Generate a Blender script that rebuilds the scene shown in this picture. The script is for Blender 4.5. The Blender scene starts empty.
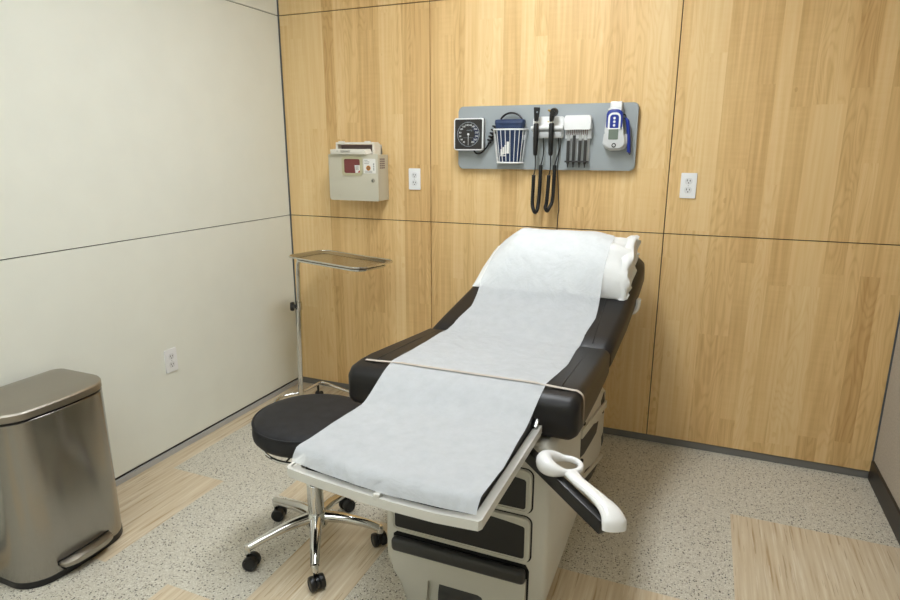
import bpy, bmesh, math, random
from mathutils import Vector, Matrix, noise

random.seed(7)
SC = bpy.context.scene
COL = SC.collection
PI = math.pi

# ------------------------------------------------------------------ materials
MATS = {}


def lin(c):
    return tuple(((v / 255) / 12.92 if v / 255 <= 0.04045 else ((v / 255 + 0.055) / 1.055) ** 2.4) for v in c)


def new_mat(name):
    m = bpy.data.materials.new(name)
    m.use_nodes = True
    nt = m.node_tree
    b = nt.nodes['Principled BSDF']
    MATS[name] = m
    return m, nt, b


def N(nt, t, **kw):
    n = nt.nodes.new(t)
    for k, v in kw.items():
        setattr(n, k, v)
    return n


def L(nt, a, b):
    nt.links.new(a, b)


def M(nt, op, a, b=None, c=None):
    n = nt.nodes.new('ShaderNodeMath')
    n.operation = op
    for i, v in enumerate((a, b, c)):
        if v is None:
            continue
        if isinstance(v, (int, float)):
            n.inputs[i].default_value = v
        else:
            nt.links.new(v, n.inputs[i])
    return n.outputs[0]


def ramp(nt, fac, stops):
    r = nt.nodes.new('ShaderNodeValToRGB')
    els = r.color_ramp.elements
    while len(els) < len(stops):
        els.new(0.5)
    for e, (p, c) in zip(els, stops):
        e.position = p
        e.color = (*c, 1)
    nt.links.new(fac, r.inputs[0])
    return r.outputs[0]


def mixc(nt, fac, a, b, mode='MIX'):
    n = nt.nodes.new('ShaderNodeMix')
    n.data_type = 'RGBA'
    n.blend_type = mode
    for s, v in ((n.inputs[0], fac), (n.inputs[6], a), (n.inputs[7], b)):
        if isinstance(v, (int, float)):
            s.default_value = v
        elif isinstance(v, tuple):
            s.default_value = (*v, 1)
        else:
            nt.links.new(v, s)
    return n.outputs[2]


def simple(name, rgb, rough=0.5, metal=0.0, spec=0.5, bump=None, noise_col=0.0, nscale=40):
    m, nt, b = new_mat(name)
    c = lin(rgb)
    b.inputs['Base Color'].default_value = (*c, 1)
    b.inputs['Roughness'].default_value = rough
    b.inputs['Metallic'].default_value = metal
    b.inputs['Specular IOR Level'].default_value = spec
    tc = N(nt, 'ShaderNodeTexCoord')
    nz = N(nt, 'ShaderNodeTexNoise')
    nz.inputs['Scale'].default_value = nscale
    nz.inputs['Detail'].default_value = 4
    L(nt, tc.outputs['Object'], nz.inputs['Vector'])
    if noise_col:
        d = tuple(v * (1 - noise_col) for v in c)
        u = tuple(min(1, v * (1 + noise_col)) for v in c)
        L(nt, ramp(nt, nz.outputs[0], [(0.35, d), (0.65, u)]), b.inputs['Base Color'])
    if bump:
        bp = N(nt, 'ShaderNodeBump')
        bp.inputs['Strength'].default_value = bump[0]
        bp.inputs['Distance'].default_value = bump[1]
        n2 = N(nt, 'ShaderNodeTexNoise')
        n2.inputs['Scale'].default_value = bump[2]
        n2.inputs['Detail'].default_value = 3
        L(nt, tc.outputs['Object'], n2.inputs['Vector'])
        L(nt, n2.outputs[0], bp.inputs['Height'])
        L(nt, bp.outputs[0], b.inputs['Normal'])
    return m


def maple(name):
    m, nt, b = new_mat(name)
    g = N(nt, 'ShaderNodeNewGeometry')
    s = N(nt, 'ShaderNodeSeparateXYZ')
    L(nt, g.outputs['Position'], s.inputs[0])
    X, Z = s.outputs[0], s.outputs[2]
    xr = M(nt, 'ADD', M(nt, 'DIVIDE', X, 0.088), M(nt, 'MULTIPLY', M(nt, 'SINE', M(nt, 'MULTIPLY', X, 17.0)), 0.28))
    row = M(nt, 'FLOOR', xr)
    wn = N(nt, 'ShaderNodeTexWhiteNoise', noise_dimensions='1D')
    L(nt, row, wn.inputs['W'])
    zz = M(nt, 'ADD', M(nt, 'DIVIDE', Z, 0.78), M(nt, 'MULTIPLY', wn.outputs[0], 9.0))
    seg = M(nt, 'FLOOR', zz)
    wid = N(nt, 'ShaderNodeTexWhiteNoise', noise_dimensions='1D')
    L(nt, M(nt, 'ADD', M(nt, 'MULTIPLY', row, 13.37), M(nt, 'MULTIPLY', seg, 5.71)), wid.inputs['W'])
    ID = wid.outputs[0]
    # straight grain
    cv = N(nt, 'ShaderNodeCombineXYZ')
    L(nt, M(nt, 'MULTIPLY', X, 70.0), cv.inputs[0])
    L(nt, M(nt, 'MULTIPLY', ID, 90.0), cv.inputs[1])
    L(nt, M(nt, 'MULTIPLY', Z, 2.2), cv.inputs[2])
    n1 = N(nt, 'ShaderNodeTexNoise')
    n1.inputs['Scale'].default_value = 1
    n1.inputs['Detail'].default_value = 5
    L(nt, cv.outputs[0], n1.inputs['Vector'])
    # cathedral figure
    cv2 = N(nt, 'ShaderNodeCombineXYZ')
    L(nt, M(nt, 'MULTIPLY', X, 11.0), cv2.inputs[0])
    L(nt, M(nt, 'MULTIPLY', ID, 57.0), cv2.inputs[1])
    L(nt, M(nt, 'MULTIPLY', Z, 1.7), cv2.inputs[2])
    n2 = N(nt, 'ShaderNodeTexNoise')
    n2.inputs['Scale'].default_value = 1
    n2.inputs['Detail'].default_value = 1.5
    L(nt, cv2.outputs[0], n2.inputs['Vector'])
    rings = M(nt, 'POWER', M(nt, 'ABSOLUTE', M(nt, 'SINE', M(nt, 'MULTIPLY', n2.outputs[0], 62.0))), 5.0)
    # flame figure running across the stave
    cv3 = N(nt, 'ShaderNodeCombineXYZ')
    L(nt, M(nt, 'MULTIPLY', X, 7.0), cv3.inputs[0])
    L(nt, M(nt, 'MULTIPLY', ID, 33.0), cv3.inputs[1])
    L(nt, M(nt, 'MULTIPLY', Z, 75.0), cv3.inputs[2])
    n3 = N(nt, 'ShaderNodeTexNoise')
    n3.inputs['Scale'].default_value = 1
    n3.inputs['Detail'].default_value = 2
    L(nt, cv3.outputs[0], n3.inputs['Vector'])
    wn2 = N(nt, 'ShaderNodeTexWhiteNoise', noise_dimensions='1D')
    L(nt, M(nt, 'ADD', row, 0.37), wn2.inputs['W'])
    tone = M(nt, 'ADD', M(nt, 'MULTIPLY', M(nt, 'SUBTRACT', ID, 0.5), 0.20), M(nt, 'MULTIPLY', M(nt, 'SUBTRACT', wn2.outputs[0], 0.5), 0.42))
    tone = M(nt, 'ADD', tone, M(nt, 'MULTIPLY', M(nt, 'SUBTRACT', n1.outputs[0], 0.5), 0.85))
    wid2 = M(nt, 'FRACT', M(nt, 'MULTIPLY', ID, 7.3))
    tone = M(nt, 'SUBTRACT', tone, M(nt, 'MULTIPLY', M(nt, 'MULTIPLY', rings, M(nt, 'GREATER_THAN', wid2, 0.42)), 0.15))
    tone = M(nt, 'ADD', tone, M(nt, 'MULTIPLY', M(nt, 'MULTIPLY', M(nt, 'SUBTRACT', n3.outputs[0], 0.5), M(nt, 'LESS_THAN', wid2, 0.3)), 0.16))
    # knots and crossings: sparse dark flecks
    vo = N(nt, 'ShaderNodeTexVoronoi')
    cv4 = N(nt, 'ShaderNodeCombineXYZ')
    L(nt, M(nt, 'MULTIPLY', X, 9.0), cv4.inputs[0])
    L(nt, M(nt, 'MULTIPLY', Z, 5.5), cv4.inputs[2])
    L(nt, cv4.outputs[0], vo.inputs['Vector'])
    vo.inputs['Scale'].default_value = 1
    knot = M(nt, 'MULTIPLY', M(nt, 'LESS_THAN', vo.outputs['Distance'], 0.085), M(nt, 'GREATER_THAN', n1.outputs[0], 0.48))
    tone = M(nt, 'SUBTRACT', tone, M(nt, 'MULTIPLY', knot, 0.22))
    col = ramp(nt, M(nt, 'ADD', tone, 0.5), [(0.0, lin((198, 155, 98))), (0.5, lin((230, 194, 136))), (1.0, lin((243, 215, 164)))])
    L(nt, col, b.inputs['Base Color'])
    b.inputs['Roughness'].default_value = 0.42
    b.inputs['Specular IOR Level'].default_value = 0.35
    return m


def wood_vinyl(name):
    m, nt, b = new_mat(name)
    g = N(nt, 'ShaderNodeNewGeometry')
    s = N(nt, 'ShaderNodeSeparateXYZ')
    L(nt, g.outputs['Position'], s.inputs[0])
    X, Y = s.outputs[0], s.outputs[1]
    row = M(nt, 'FLOOR', M(nt, 'DIVIDE', M(nt, 'SUBTRACT', X, 0.108), 0.1016))
    wn = N(nt, 'ShaderNodeTexWhiteNoise', noise_dimensions='1D')
    L(nt, row, wn.inputs['W'])
    cv = N(nt, 'ShaderNodeCombineXYZ')
    L(nt, M(nt, 'MULTIPLY', X, 68.0), cv.inputs[0])
    L(nt, M(nt, 'ADD', M(nt, 'MULTIPLY', Y, 2.6), M(nt, 'MULTIPLY', wn.outputs[0], 30.0)), cv.inputs[1])
    n1 = N(nt, 'ShaderNodeTexNoise')
    n1.inputs['Scale'].default_value = 1
    n1.inputs['Detail'].default_value = 4
    L(nt, cv.outputs[0], n1.inputs['Vector'])
    cv2 = N(nt, 'ShaderNodeCombineXYZ')
    L(nt, M(nt, 'ADD', M(nt, 'MULTIPLY', X, 120.0), 40.0), cv2.inputs[0])
    L(nt, M(nt, 'MULTIPLY', Y, 4.0), cv2.inputs[1])
    n2 = N(nt, 'ShaderNodeTexNoise')
    n2.inputs['Scale'].default_value = 1
    n2.inputs['Detail'].default_value = 2
    L(nt, cv2.outputs[0], n2.inputs['Vector'])
    col = ramp(nt, n1.outputs[0], [(0.29, lin((180, 154, 118))), (0.40, lin((206, 188, 158))), (0.58, lin((216, 201, 174))), (0.74, lin((228, 217, 195)))])
    col = mixc(nt, M(nt, 'MULTIPLY', M(nt, 'GREATER_THAN', n2.outputs[0], 0.64), 0.55), col, lin((228, 218, 200)))
    col = mixc(nt, M(nt, 'MULTIPLY', M(nt, 'LESS_THAN', n2.outputs[0], 0.335), 0.55), col, lin((160, 132, 94)))
    L(nt, col, b.inputs['Base Color'])
    b.inputs['Roughness'].default_value = 0.38
    b.inputs['Specular IOR Level'].default_value = 0.35
    return m


def terrazzo(name):
    m, nt, b = new_mat(name)
    g = N(nt, 'ShaderNodeNewGeometry')
    P_ = g.outputs['Position']
    base = lin((206, 201, 186))

    def chips(scale, off, thr, dthr):
        mp = N(nt, 'ShaderNodeMapping')
        mp.inputs['Location'].default_value = (off, off * 1.7, 0)
        L(nt, P_, mp.inputs['Vector'])
        v = N(nt, 'ShaderNodeTexVoronoi')
        v.inputs['Scale'].default_value = scale
        L(nt, mp.outputs[0], v.inputs['Vector'])
        sp = N(nt, 'ShaderNodeSeparateColor')
        L(nt, v.outputs['Color'], sp.inputs[0])
        return M(nt, 'MULTIPLY', M(nt, 'LESS_THAN', v.outputs['Distance'], dthr), M(nt, 'GREATER_THAN', sp.outputs[0], thr)), sp.outputs[1]
    nz = N(nt, 'ShaderNodeTexNoise')
    nz.inputs['Scale'].default_value = 150
    nz.inputs['Detail'].default_value = 2
    L(nt, P_, nz.inputs['Vector'])
    col = ramp(nt, nz.outputs[0], [(0.3, lin((190, 184, 167))), (0.7, lin((216, 212, 199)))])
    for scale, off, thr, d, c, al in ((160, 0, 0.62, 0.42, (226, 223, 212), 0.85), (150, 3.1, 0.72, 0.40, (140, 130, 112), 0.7),
                                      (128, 7.3, 0.84, 0.36, (72, 68, 62), 0.9), (100, 5.2, 0.90, 0.36, (160, 152, 140), 0.9),
                                      (105, 11.3, 0.93, 0.34, (52, 50, 48), 0.95)):
        f, g2 = chips(scale, off, thr, d)
        col = mixc(nt, M(nt, 'MULTIPLY', f, al), col, lin(c))
    L(nt, col, b.inputs['Base Color'])
    b.inputs['Roughness'].default_value = 0.42
    b.inputs['Specular IOR Level'].default_value = 0.3
    return m


def brushed(name, rgb, rough, axis, aniso=0.0):
    m, nt, b = new_mat(name)
    b.inputs['Metallic'].default_value = 1
    if aniso:
        b.inputs['Anisotropic'].default_value = aniso
        b.inputs['Anisotropic Rotation'].default_value = 0.25
        tg = N(nt, 'ShaderNodeTangent', direction_type='RADIAL', axis='Z')
        L(nt, tg.outputs[0], b.inputs['Tangent'])
    tc = N(nt, 'ShaderNodeTexCoord')
    mp = N(nt, 'ShaderNodeMapping')
    mp.inputs['Scale'].default_value = axis
    L(nt, tc.outputs['Object'], mp.inputs['Vector'])
    nz = N(nt, 'ShaderNodeTexNoise')
    nz.inputs['Scale'].default_value = 1
    nz.inputs['Detail'].default_value = 3
    L(nt, mp.outputs[0], nz.inputs['Vector'])
    c = lin(rgb)
    L(nt, ramp(nt, nz.outputs[0], [(0.3, tuple(v * 0.985 for v in c)), (0.7, tuple(min(1, v * 1.015) for v in c))]), b.inputs['Base Color'])
    r = N(nt, 'ShaderNodeMapRange')
    r.inputs['To Min'].default_value = rough * 0.94
    r.inputs['To Max'].default_value = rough * 1.06
    L(nt, nz.outputs[0], r.inputs[0])
    L(nt, r.outputs[0], b.inputs['Roughness'])
    return m


maple('maple')
wood_vinyl('wood_vinyl')
terrazzo('terrazzo')
simple('wall_cream', (236, 238, 228), 0.5, spec=0.3, noise_col=0.012, nscale=6)
simple('reveal', (58, 54, 47), 0.7)
simple('base_grey', (118, 116, 112), 0.5)
simple('base_silver', (186, 186, 184), 0.45)
simple('base_black', (44, 40, 36), 0.45)
simple('trim_metal', (84, 88, 92), 0.45)
simple('wall_fabric', (186, 178, 165), 0.85, spec=0.1, noise_col=0.10, nscale=140)
simple('ceiling_white', (225, 224, 218), 0.9, noise_col=0.03, nscale=90)
simple('black_vinyl', (25, 23, 23), 0.42, spec=0.42, bump=(0.08, 0.001, 260), noise_col=0.08, nscale=8)
simple('stool_vinyl', (31, 31, 34), 0.62, spec=0.4, noise_col=0.28, nscale=22)
simple('table_cream', (203, 200, 188), 0.38, spec=0.45, noise_col=0.012, nscale=12)
simple('table_white', (214, 213, 206), 0.35)
simple('charcoal', (52, 51, 50), 0.42)
simple('black_plastic', (14, 14, 15), 0.36)
simple('black_inset', (26, 25, 24), 0.55)
simple('dark_gap', (10, 10, 10), 0.7)
simple('stirrup_white', (236, 236, 234), 0.22, spec=0.55)
simple('plastic_white', (236, 237, 236), 0.35)
simple('plastic_grey_white', (206, 208, 208), 0.38)
simple('outlet_white', (240, 241, 242), 0.3)
simple('outlet_face', (226, 227, 228), 0.35)
simple('board_grey', (156, 163, 165), 0.48)
simple('sharps_beige', (202, 197, 178), 0.45)
simple('sharps_frame', (190, 184, 150), 0.45)
simple('sharps_white', (228, 224, 212), 0.4)
simple('sharps_red', (120, 58, 56), 0.3)
simple('mauve_grey', (128, 110, 108), 0.5)
simple('label_white', (236, 234, 228), 0.5)
simple('label_ink', (88, 86, 84), 0.6)
simple('orange', (206, 132, 30), 0.5)
simple('red', (176, 52, 40), 0.5)
simple('gauge_face', (40, 37, 36), 0.4)
simple('gauge_blue', (24, 34, 66), 0.4)
simple('gauge_mark', (226, 228, 228), 0.5)
simple('gauge_ring', (126, 134, 142), 0.5)
simple('cuff_blue', (30, 51, 86), 0.6, noise_col=0.15, nscale=20)
simple('thermo_blue', (22, 48, 142), 0.32)
simple('lcd', (112, 124, 112), 0.25)
simple('specula_clear', (176, 178, 176), 0.2)
simple('brass', (180, 150, 70), 0.3, metal=1)
simple('yellow_dot', (220, 200, 70), 0.4)
simple('chrome', (216, 216, 214), 0.09, metal=1)
simple('satin_steel', (188, 187, 182), 0.24, metal=1)
simple('cloth_white', (232, 233, 231), 0.85, spec=0.15, bump=(0.5, 0.008, 20))
simple('cloth_shadow', (225, 222, 214), 0.9, spec=0.1)
simple('band_clear', (196, 188, 178), 0.25)
brushed('steel_body', (162, 159, 153), 0.20, (3, 3, 200), 0.8)
brushed('steel_lid', (166, 160, 150), 0.36, (6, 240, 6))

m, nt, b = new_mat('paper')
b.inputs['Base Color'].default_value = (*lin((239, 243, 246)), 1)
b.inputs['Roughness'].default_value = 0.9
b.inputs['Specular IOR Level'].default_value = 0.12
tc = N(nt, 'ShaderNodeTexCoord')
n1 = N(nt, 'ShaderNodeTexNoise')
n1.inputs['Scale'].default_value = 9
n1.inputs['Detail'].default_value = 4
n1.inputs['Distortion'].default_value = 0.8
L(nt, tc.outputs['Object'], n1.inputs['Vector'])
n2 = N(nt, 'ShaderNodeTexNoise')
n2.inputs['Scale'].default_value = 160
n2.inputs['Detail'].default_value = 3
L(nt, tc.outputs['Object'], n2.inputs['Vector'])
b1 = N(nt, 'ShaderNodeBump')
b1.inputs['Strength'].default_value = 0.6
b1.inputs['Distance'].default_value = 0.03
L(nt, n1.outputs[0], b1.inputs['Height'])
b2 = N(nt, 'ShaderNodeBump')
b2.inputs['Strength'].default_value = 0.45
b2.inputs['Distance'].default_value = 0.002
L(nt, n2.outputs[0], b2.inputs['Height'])
L(nt, b1.outputs[0], b2.inputs['Normal'])
L(nt, b2.outputs[0], b.inputs['Normal'])
tp = N(nt, 'ShaderNodeBsdfTransparent')           # thin crepe paper lets some light through to what lies below
mx = N(nt, 'ShaderNodeMixShader')
n3 = N(nt, 'ShaderNodeTexNoise')
n3.inputs['Scale'].default_value = 26
n3.inputs['Detail'].default_value = 5
n3.inputs['Roughness'].default_value = 0.65
L(nt, tc.outputs['Object'], n3.inputs['Vector'])
L(nt, M(nt, 'ADD', 0.39, M(nt, 'MULTIPLY', n3.outputs[0], 0.13)), mx.inputs[0])
L(nt, b.outputs[0], mx.inputs[1])
L(nt, tp.outputs[0], mx.inputs[2])
L(nt, mx.outputs[0], nt.nodes['Material Output'].inputs['Surface'])

for nm, st_ in (('lamp_panel', 32.0), ('lamp_panel_fill', 5.6)):
    m, nt, b = new_mat(nm)
    b.inputs['Base Color'].default_value = (0.9, 0.9, 0.9, 1)
    b.inputs['Emission Color'].default_value = (0.955, 1.0, 1.045, 1)
    b.inputs['Emission Strength'].default_value = st_

# ------------------------------------------------------------------ mesh helpers
ORIG = {}


def obj(name, bm, mat, parent=None, loc=None, smooth=35, kind=None):
    """Link a bmesh given in world coordinates as one object."""
    me = bpy.data.meshes.new(name)
    bmesh.ops.recalc_face_normals(bm, faces=bm.faces[:])
    o0 = Vector(ORIG[parent.name]) if parent else Vector(loc or (0, 0, 0))
    bmesh.ops.translate(bm, verts=bm.verts[:], vec=-o0)
    bm.to_mesh(me)
    bm.free()
    for mm in (mat if isinstance(mat, (list, tuple)) else [mat]):
        me.materials.append(MATS[mm])
    if smooth:
        me.shade_smooth()
        me.set_sharp_from_angle(angle=math.radians(smooth))
    o = bpy.data.objects.new(name, me)
    COL.objects.link(o)
    if parent:
        o.parent = parent
    else:
        o.location = o0
    ORIG[o.name] = o0
    if kind:
        o['kind'] = kind
    return o


def thing(name, label, cat, loc, group=None):
    o = bpy.data.objects.new(name, None)
    o.empty_display_size = 0.05
    COL.objects.link(o)
    o.location = loc
    ORIG[o.name] = Vector(loc)
    o['label'] = label
    o['category'] = cat
    if group:
        o['group'] = group
    return o


def tag(o, label, cat, group=None):
    o['label'] = label
    o['category'] = cat
    if group:
        o['group'] = group
    return o


def merge(bm, other, mat_index=None):
    if mat_index is not None:
        for f in other.faces:
            f.material_index = mat_index
    me = bpy.data.meshes.new('tmp')
    other.to_mesh(me)
    other.free()
    bm.from_mesh(me)
    bpy.data.meshes.remove(me)
    return bm


def hexa(c, bevel=0.0, segs=3):
    """c: 8 corners, bottom 4 ccw then top 4 ccw."""
    bm = bmesh.new()
    v = [bm.verts.new(p) for p in c]
    for f in ((3, 2, 1, 0), (4, 5, 6, 7), (0, 1, 5, 4), (1, 2, 6, 5), (2, 3, 7, 6), (3, 0, 4, 7)):
        bm.faces.new([v[i] for i in f])
    if bevel:
        bmesh.ops.bevel(bm, geom=bm.edges[:], offset=bevel, segments=segs, profile=0.5, affect='EDGES')
    return bm


def box(x0, x1, y0, y1, z0, z1, bevel=0.0, segs=3):
    return hexa([(x0, y0, z0), (x1, y0, z0), (x1, y1, z0), (x0, y1, z0), (x0, y0, z1), (x1, y0, z1), (x1, y1, z1), (x0, y1, z1)], bevel, segs)


def tube(path, r, seg=12, closed=False, caps=True, scale=None):
    """sweep a circle (optionally radius list) along a path"""
    pts = [Vector(p) for p in path]
    n = len(pts)
    rs = r if isinstance(r, (list, tuple)) else [r] * n
    bm = bmesh.new()
    rings = []
    up = None
    for i in range(n):
        if closed:
            t = pts[(i + 1) % n] - pts[i - 1]
        else:
            t = pts[min(i + 1, n - 1)] - pts[max(i - 1, 0)]
        t.normalize()
        if up is None:
            a = Vector((0, 0, 1)) if abs(t.z) < 0.9 else Vector((1, 0, 0))
            up = (a - t * a.dot(t)).normalized()
        else:
            up = (up - t * up.dot(t)).normalized()
        sd = t.cross(up)
        sx, sy = scale[i] if scale else (1, 1)
        rings.append([bm.verts.new(pts[i] + rs[i] * (math.cos(k * 2 * PI / seg) * sd * sx + math.sin(k * 2 * PI / seg) * up * sy)) for k in range(seg)])
    m_ = n if closed else n - 1
    for i in range(m_):
        a, b_ = rings[i], rings[(i + 1) % n]
        for k in range(seg):
            bm.faces.new((a[k], a[(k + 1) % seg], b_[(k + 1) % seg], b_[k]))
    if caps and not closed:
        bm.faces.new(rings[0][::-1])
        bm.faces.new(rings[-1])
    return bm


def smooth_path(pts, n=8, closed=False):
    P_ = [Vector(p) for p in pts]
    out = []
    m_ = len(P_)
    rng = range(m_ if closed else m_ - 1)
    for i in rng:
        if closed:
            p0, p1, p2, p3 = P_[i - 1], P_[i], P_[(i + 1) % m_], P_[(i + 2) % m_]
        else:
            p0, p1, p2, p3 = P_[max(i - 1, 0)], P_[i], P_[i + 1], P_[min(i + 2, m_ - 1)]
        for k in range(n):
            t = k / n
            out.append(0.5 * ((2 * p1) + (-p0 + p2) * t + (2 * p0 - 5 * p1 + 4 * p2 - p3) * t * t + (-p0 + 3 * p1 - 3 * p2 + p3) * t ** 3))
    if not closed:
        out.append(P_[-1])
    return out


def lathe(prof, c=(0, 0, 0), seg=40, axis='Z'):
    """prof: list of (r, z)"""
    bm = bmesh.new()
    rings = []
    cx, cy, cz = c

    def pt(r, a, z):
        x, y = r * math.cos(a), r * math.sin(a)
        if axis == 'Z':
            return (cx + x, cy + y, cz + z)
        if axis == 'Y':
            return (cx + x, cy + z, cz + y)
        return (cx + z, cy + x, cz + y)
    for r, z in prof:
        if r < 1e-6:
            rings.append([bm.verts.new(pt(0, 0, z))])
        else:
            rings.append([bm.verts.new(pt(r, k * 2 * PI / seg, z)) for k in range(seg)])
    for a, b_ in zip(rings, rings[1:]):
        for k in range(seg):
            q = [a[k % len(a)], a[(k + 1) % len(a)], b_[(k + 1) % len(b_)], b_[k % len(b_)]]
            q = list(dict.fromkeys(q))
            if len(q) > 2:
                bm.faces.new(q)
    for rg in (rings[0], rings[-1]):
        if len(rg) > 2:
            bm.faces.new(rg)
    return bm


def rrect(x0, x1, y0, y1, r, n=6):
    """2-D rounded rectangle, ccw. r: radius or 4 radii (bl, br, tr, tl)"""
    rr = r if isinstance(r, (list, tuple)) else [r] * 4
    out = []
    for (cx, cy, a0, q) in ((x0 + rr[0], y0 + rr[0], PI, rr[0]), (x1 - rr[1], y0 + rr[1], 1.5 * PI, rr[1]), (x1 - rr[2], y1 - rr[2], 0, rr[2]), (x0 + rr[3], y1 - rr[3], 0.5 * PI, rr[3])):
        if q < 1e-6:
            out.append((cx, cy))
            continue
        for k in range(n + 1):
            a = a0 + 0.5 * PI * k / n
            out.append((cx + q * math.cos(a), cy + q * math.sin(a)))
    return out


def prism(pts2, f0, f1, plane='XZ', bevel=0.0, segs=2):
    """extrude a 2-D outline between two levels; plane XZ -> level is y, XY -> z, YZ -> x"""
    bm = bmesh.new()

    def P3(p, d):
        return (p[0], d, p[1]) if plane == 'XZ' else ((p[0], p[1], d) if plane == 'XY' else (d, p[0], p[1]))
    a = [bm.verts.new(P3(p, f0)) for p in pts2]
    b_ = [bm.verts.new(P3(p, f1)) for p in pts2]
    n = len(pts2)
    fa = bm.faces.new(a)
    fb = bm.faces.new(b_)
    for k in range(n):
        bm.faces.new((a[k], a[(k + 1) % n], b_[(k + 1) % n], b_[k]))
    if bevel:
        es = [e for e in bm.edges if len(set(e.link_faces) & {fa, fb}) == 1]
        bmesh.ops.bevel(bm, geom=es, offset=bevel, segments=segs, profile=0.5, affect='EDGES')
    return bm


def ring_prism(outer, inner, f0, f1, plane='XZ'):
    """frame between two outlines with the same number of points"""
    bm = bmesh.new()

    def P3(p, d):
        return (p[0], d, p[1]) if plane == 'XZ' else ((p[0], p[1], d) if plane == 'XY' else (d, p[0], p[1]))
    o0, o1 = [bm.verts.new(P3(p, f0)) for p in outer], [bm.verts.new(P3(p, f1)) for p in outer]
    i0, i1 = [bm.verts.new(P3(p, f0)) for p in inner], [bm.verts.new(P3(p, f1)) for p in inner]
    n = len(outer)
    for k in range(n):
        j = (k + 1) % n
        bm.faces.new((o0[k], o0[j], o1[j], o1[k]))
        bm.faces.new((i0[k], i1[k], i1[j], i0[j]))
        bm.faces.new((o1[k], o1[j], i1[j], i1[k]))
        bm.faces.new((o0[k], i0[k], i0[j], o0[j]))
    return bm


def loft(sections, caps=True, closed=True):
    bm = bmesh.new()
    rings = [[bm.verts.new(p) for p in s] for s in sections]
    n = len(rings[0])
    for a, b_ in zip(rings, rings[1:]):
        for k in range(n if closed else n - 1):
            bm.faces.new((a[k], a[(k + 1) % n], b_[(k + 1) % n], b_[k]))
    if caps:
        bm.faces.new(rings[0][::-1])
        bm.faces.new(rings[-1])
    return bm


def text_bm(s, size, origin, extrude=0.0003, axis='XZ', align='CENTER'):
    cu = bpy.data.curves.new('t', 'FONT')
    cu.body = s
    cu.size = size
    cu.extrude = extrude
    cu.align_x = align
    cu.align_y = 'CENTER'
    o = bpy.data.objects.new('t', cu)
    COL.objects.link(o)
    bpy.context.view_layer.update()
    me = bpy.data.meshes.new_from_object(o.evaluated_get(bpy.context.evaluated_depsgraph_get()))
    bm = bmesh.new()
    bm.from_mesh(me)
    bpy.data.objects.remove(o)
    bpy.data.meshes.remove(me)
    bpy.data.curves.remove(cu)
    bmesh.ops.transform(bm, matrix=Matrix.Translation(origin) @ Matrix.Rotation(PI / 2, 4, 'X'), verts=bm.verts[:])
    return bm


# ------------------------------------------------------------------ the room
XR, YF, ZC = 3.1506, -4.05, 2.75
XA, XB = 0.9399, 2.1599
ZB, ZM, ZT = 0.0398, 1.0848, 2.2063
G = 0.0022

# floor: one sheet of tiles, two materials
bm = bmesh.new()
xs = [0.0, 0.108] + [0.108 + 0.3048 * k for k in range(1, 10)] + [XR]
ys = [YF] + [y for y in (-3.59, -2.98, -2.375, -1.765, -1.155, -0.545)] + [0.0]


def is_wood(i, j):
    x, y = (xs[i] + xs[i + 1]) / 2, (ys[j] + ys[j + 1]) / 2
    if x < 0.108:
        return y > -2.375
    c = int((x - 0.108) / 0.3048)
    if y > -0.545:
        return c == 0
    if y > -1.155:
        return c == 2 or c >= 8
    if y > -1.765:
        return c in (0, 3, 6, 7, 8)
    if y > -2.375:
        return c in (2, 5, 6, 9)
    return (c + j) % 3 == 0


gv = [[bm.verts.new((x, y, 0)) for y in ys] for x in xs]
for i in range(len(xs) - 1):
    for j in range(len(ys) - 1):
        f = bm.faces.new((gv[i][j], gv[i + 1][j], gv[i + 1][j + 1], gv[i][j + 1]))
        f.material_index = 1 if is_wood(i, j) else 0
        f.normal_update()
merge(bm, box(-0.1, XR + 0.1, YF - 0.1, 0.1, -0.08, -0.001), 0)
obj('floor', bm, ['terrazzo', 'wood_vinyl'], kind='structure', smooth=0)
obj('ceiling', box(-0.1, XR + 0.1, YF - 0.1, 0.1, ZC, ZC + 0.06), 'ceiling_white', kind='structure', smooth=0)

# back wall: maple panels over a dark backing
bm = box(-0.1, XR + 0.1, 0.012, 0.1, 0, ZC)
for f in bm.faces:
    f.material_index = 1
xe = [0.006, XA, XB, XR - 0.006]
for i in range(3):
    for z0, z1 in ((ZB, ZM - G), (ZM + G, ZT - G), (ZT + G, ZC)):
        a = xe[i] + (G if i else 0)
        c = xe[i + 1] - (G if i < 2 else 0)
        merge(bm, box(a, c, 0.0, 0.0115, z0, z1, 0.0008, 1), 0)
obj('wall_back', bm, ['maple', 'reveal'], kind='structure', smooth=0)

# left wall: cream panels over a dark backing
bm = box(-0.1, -0.012, YF, 0.0, 0, ZC)
for f in bm.faces:
    f.material_index = 1
for y0, y1 in ((YF, -2.6), (-2.6 + 2 * G, -0.006)):
    for z0, z1 in ((ZB, ZM - G), (ZM + G, ZT - G), (ZT + G, ZC)):
        merge(bm, box(-0.0115, 0.0, y0, y1, z0, z1, 0.0008, 1), 0)
obj('wall_left', bm, ['wall_cream', 'reveal'], kind='structure', smooth=0)
obj('wall_right', box(XR, XR + 0.1, YF, 0.0, 0, ZC), 'wall_fabric', kind='structure', smooth=0)
obj('wall_front', box(-0.1, XR + 0.1, YF - 0.1, YF, 0, ZC), 'wall_cream', kind='structure', smooth=0)
obj('baseboard_back', box(-0.004, XR - 0.008, 0.0055, 0.0118, 0, ZB - 0.004, 0.001, 1), 'base_grey', kind='structure', smooth=0)
obj('baseboard_left', box(-0.0118, 0.002, YF, 0.0, 0, ZB - 0.015, 0.001, 1), 'base_silver', kind='structure', smooth=0)
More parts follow.
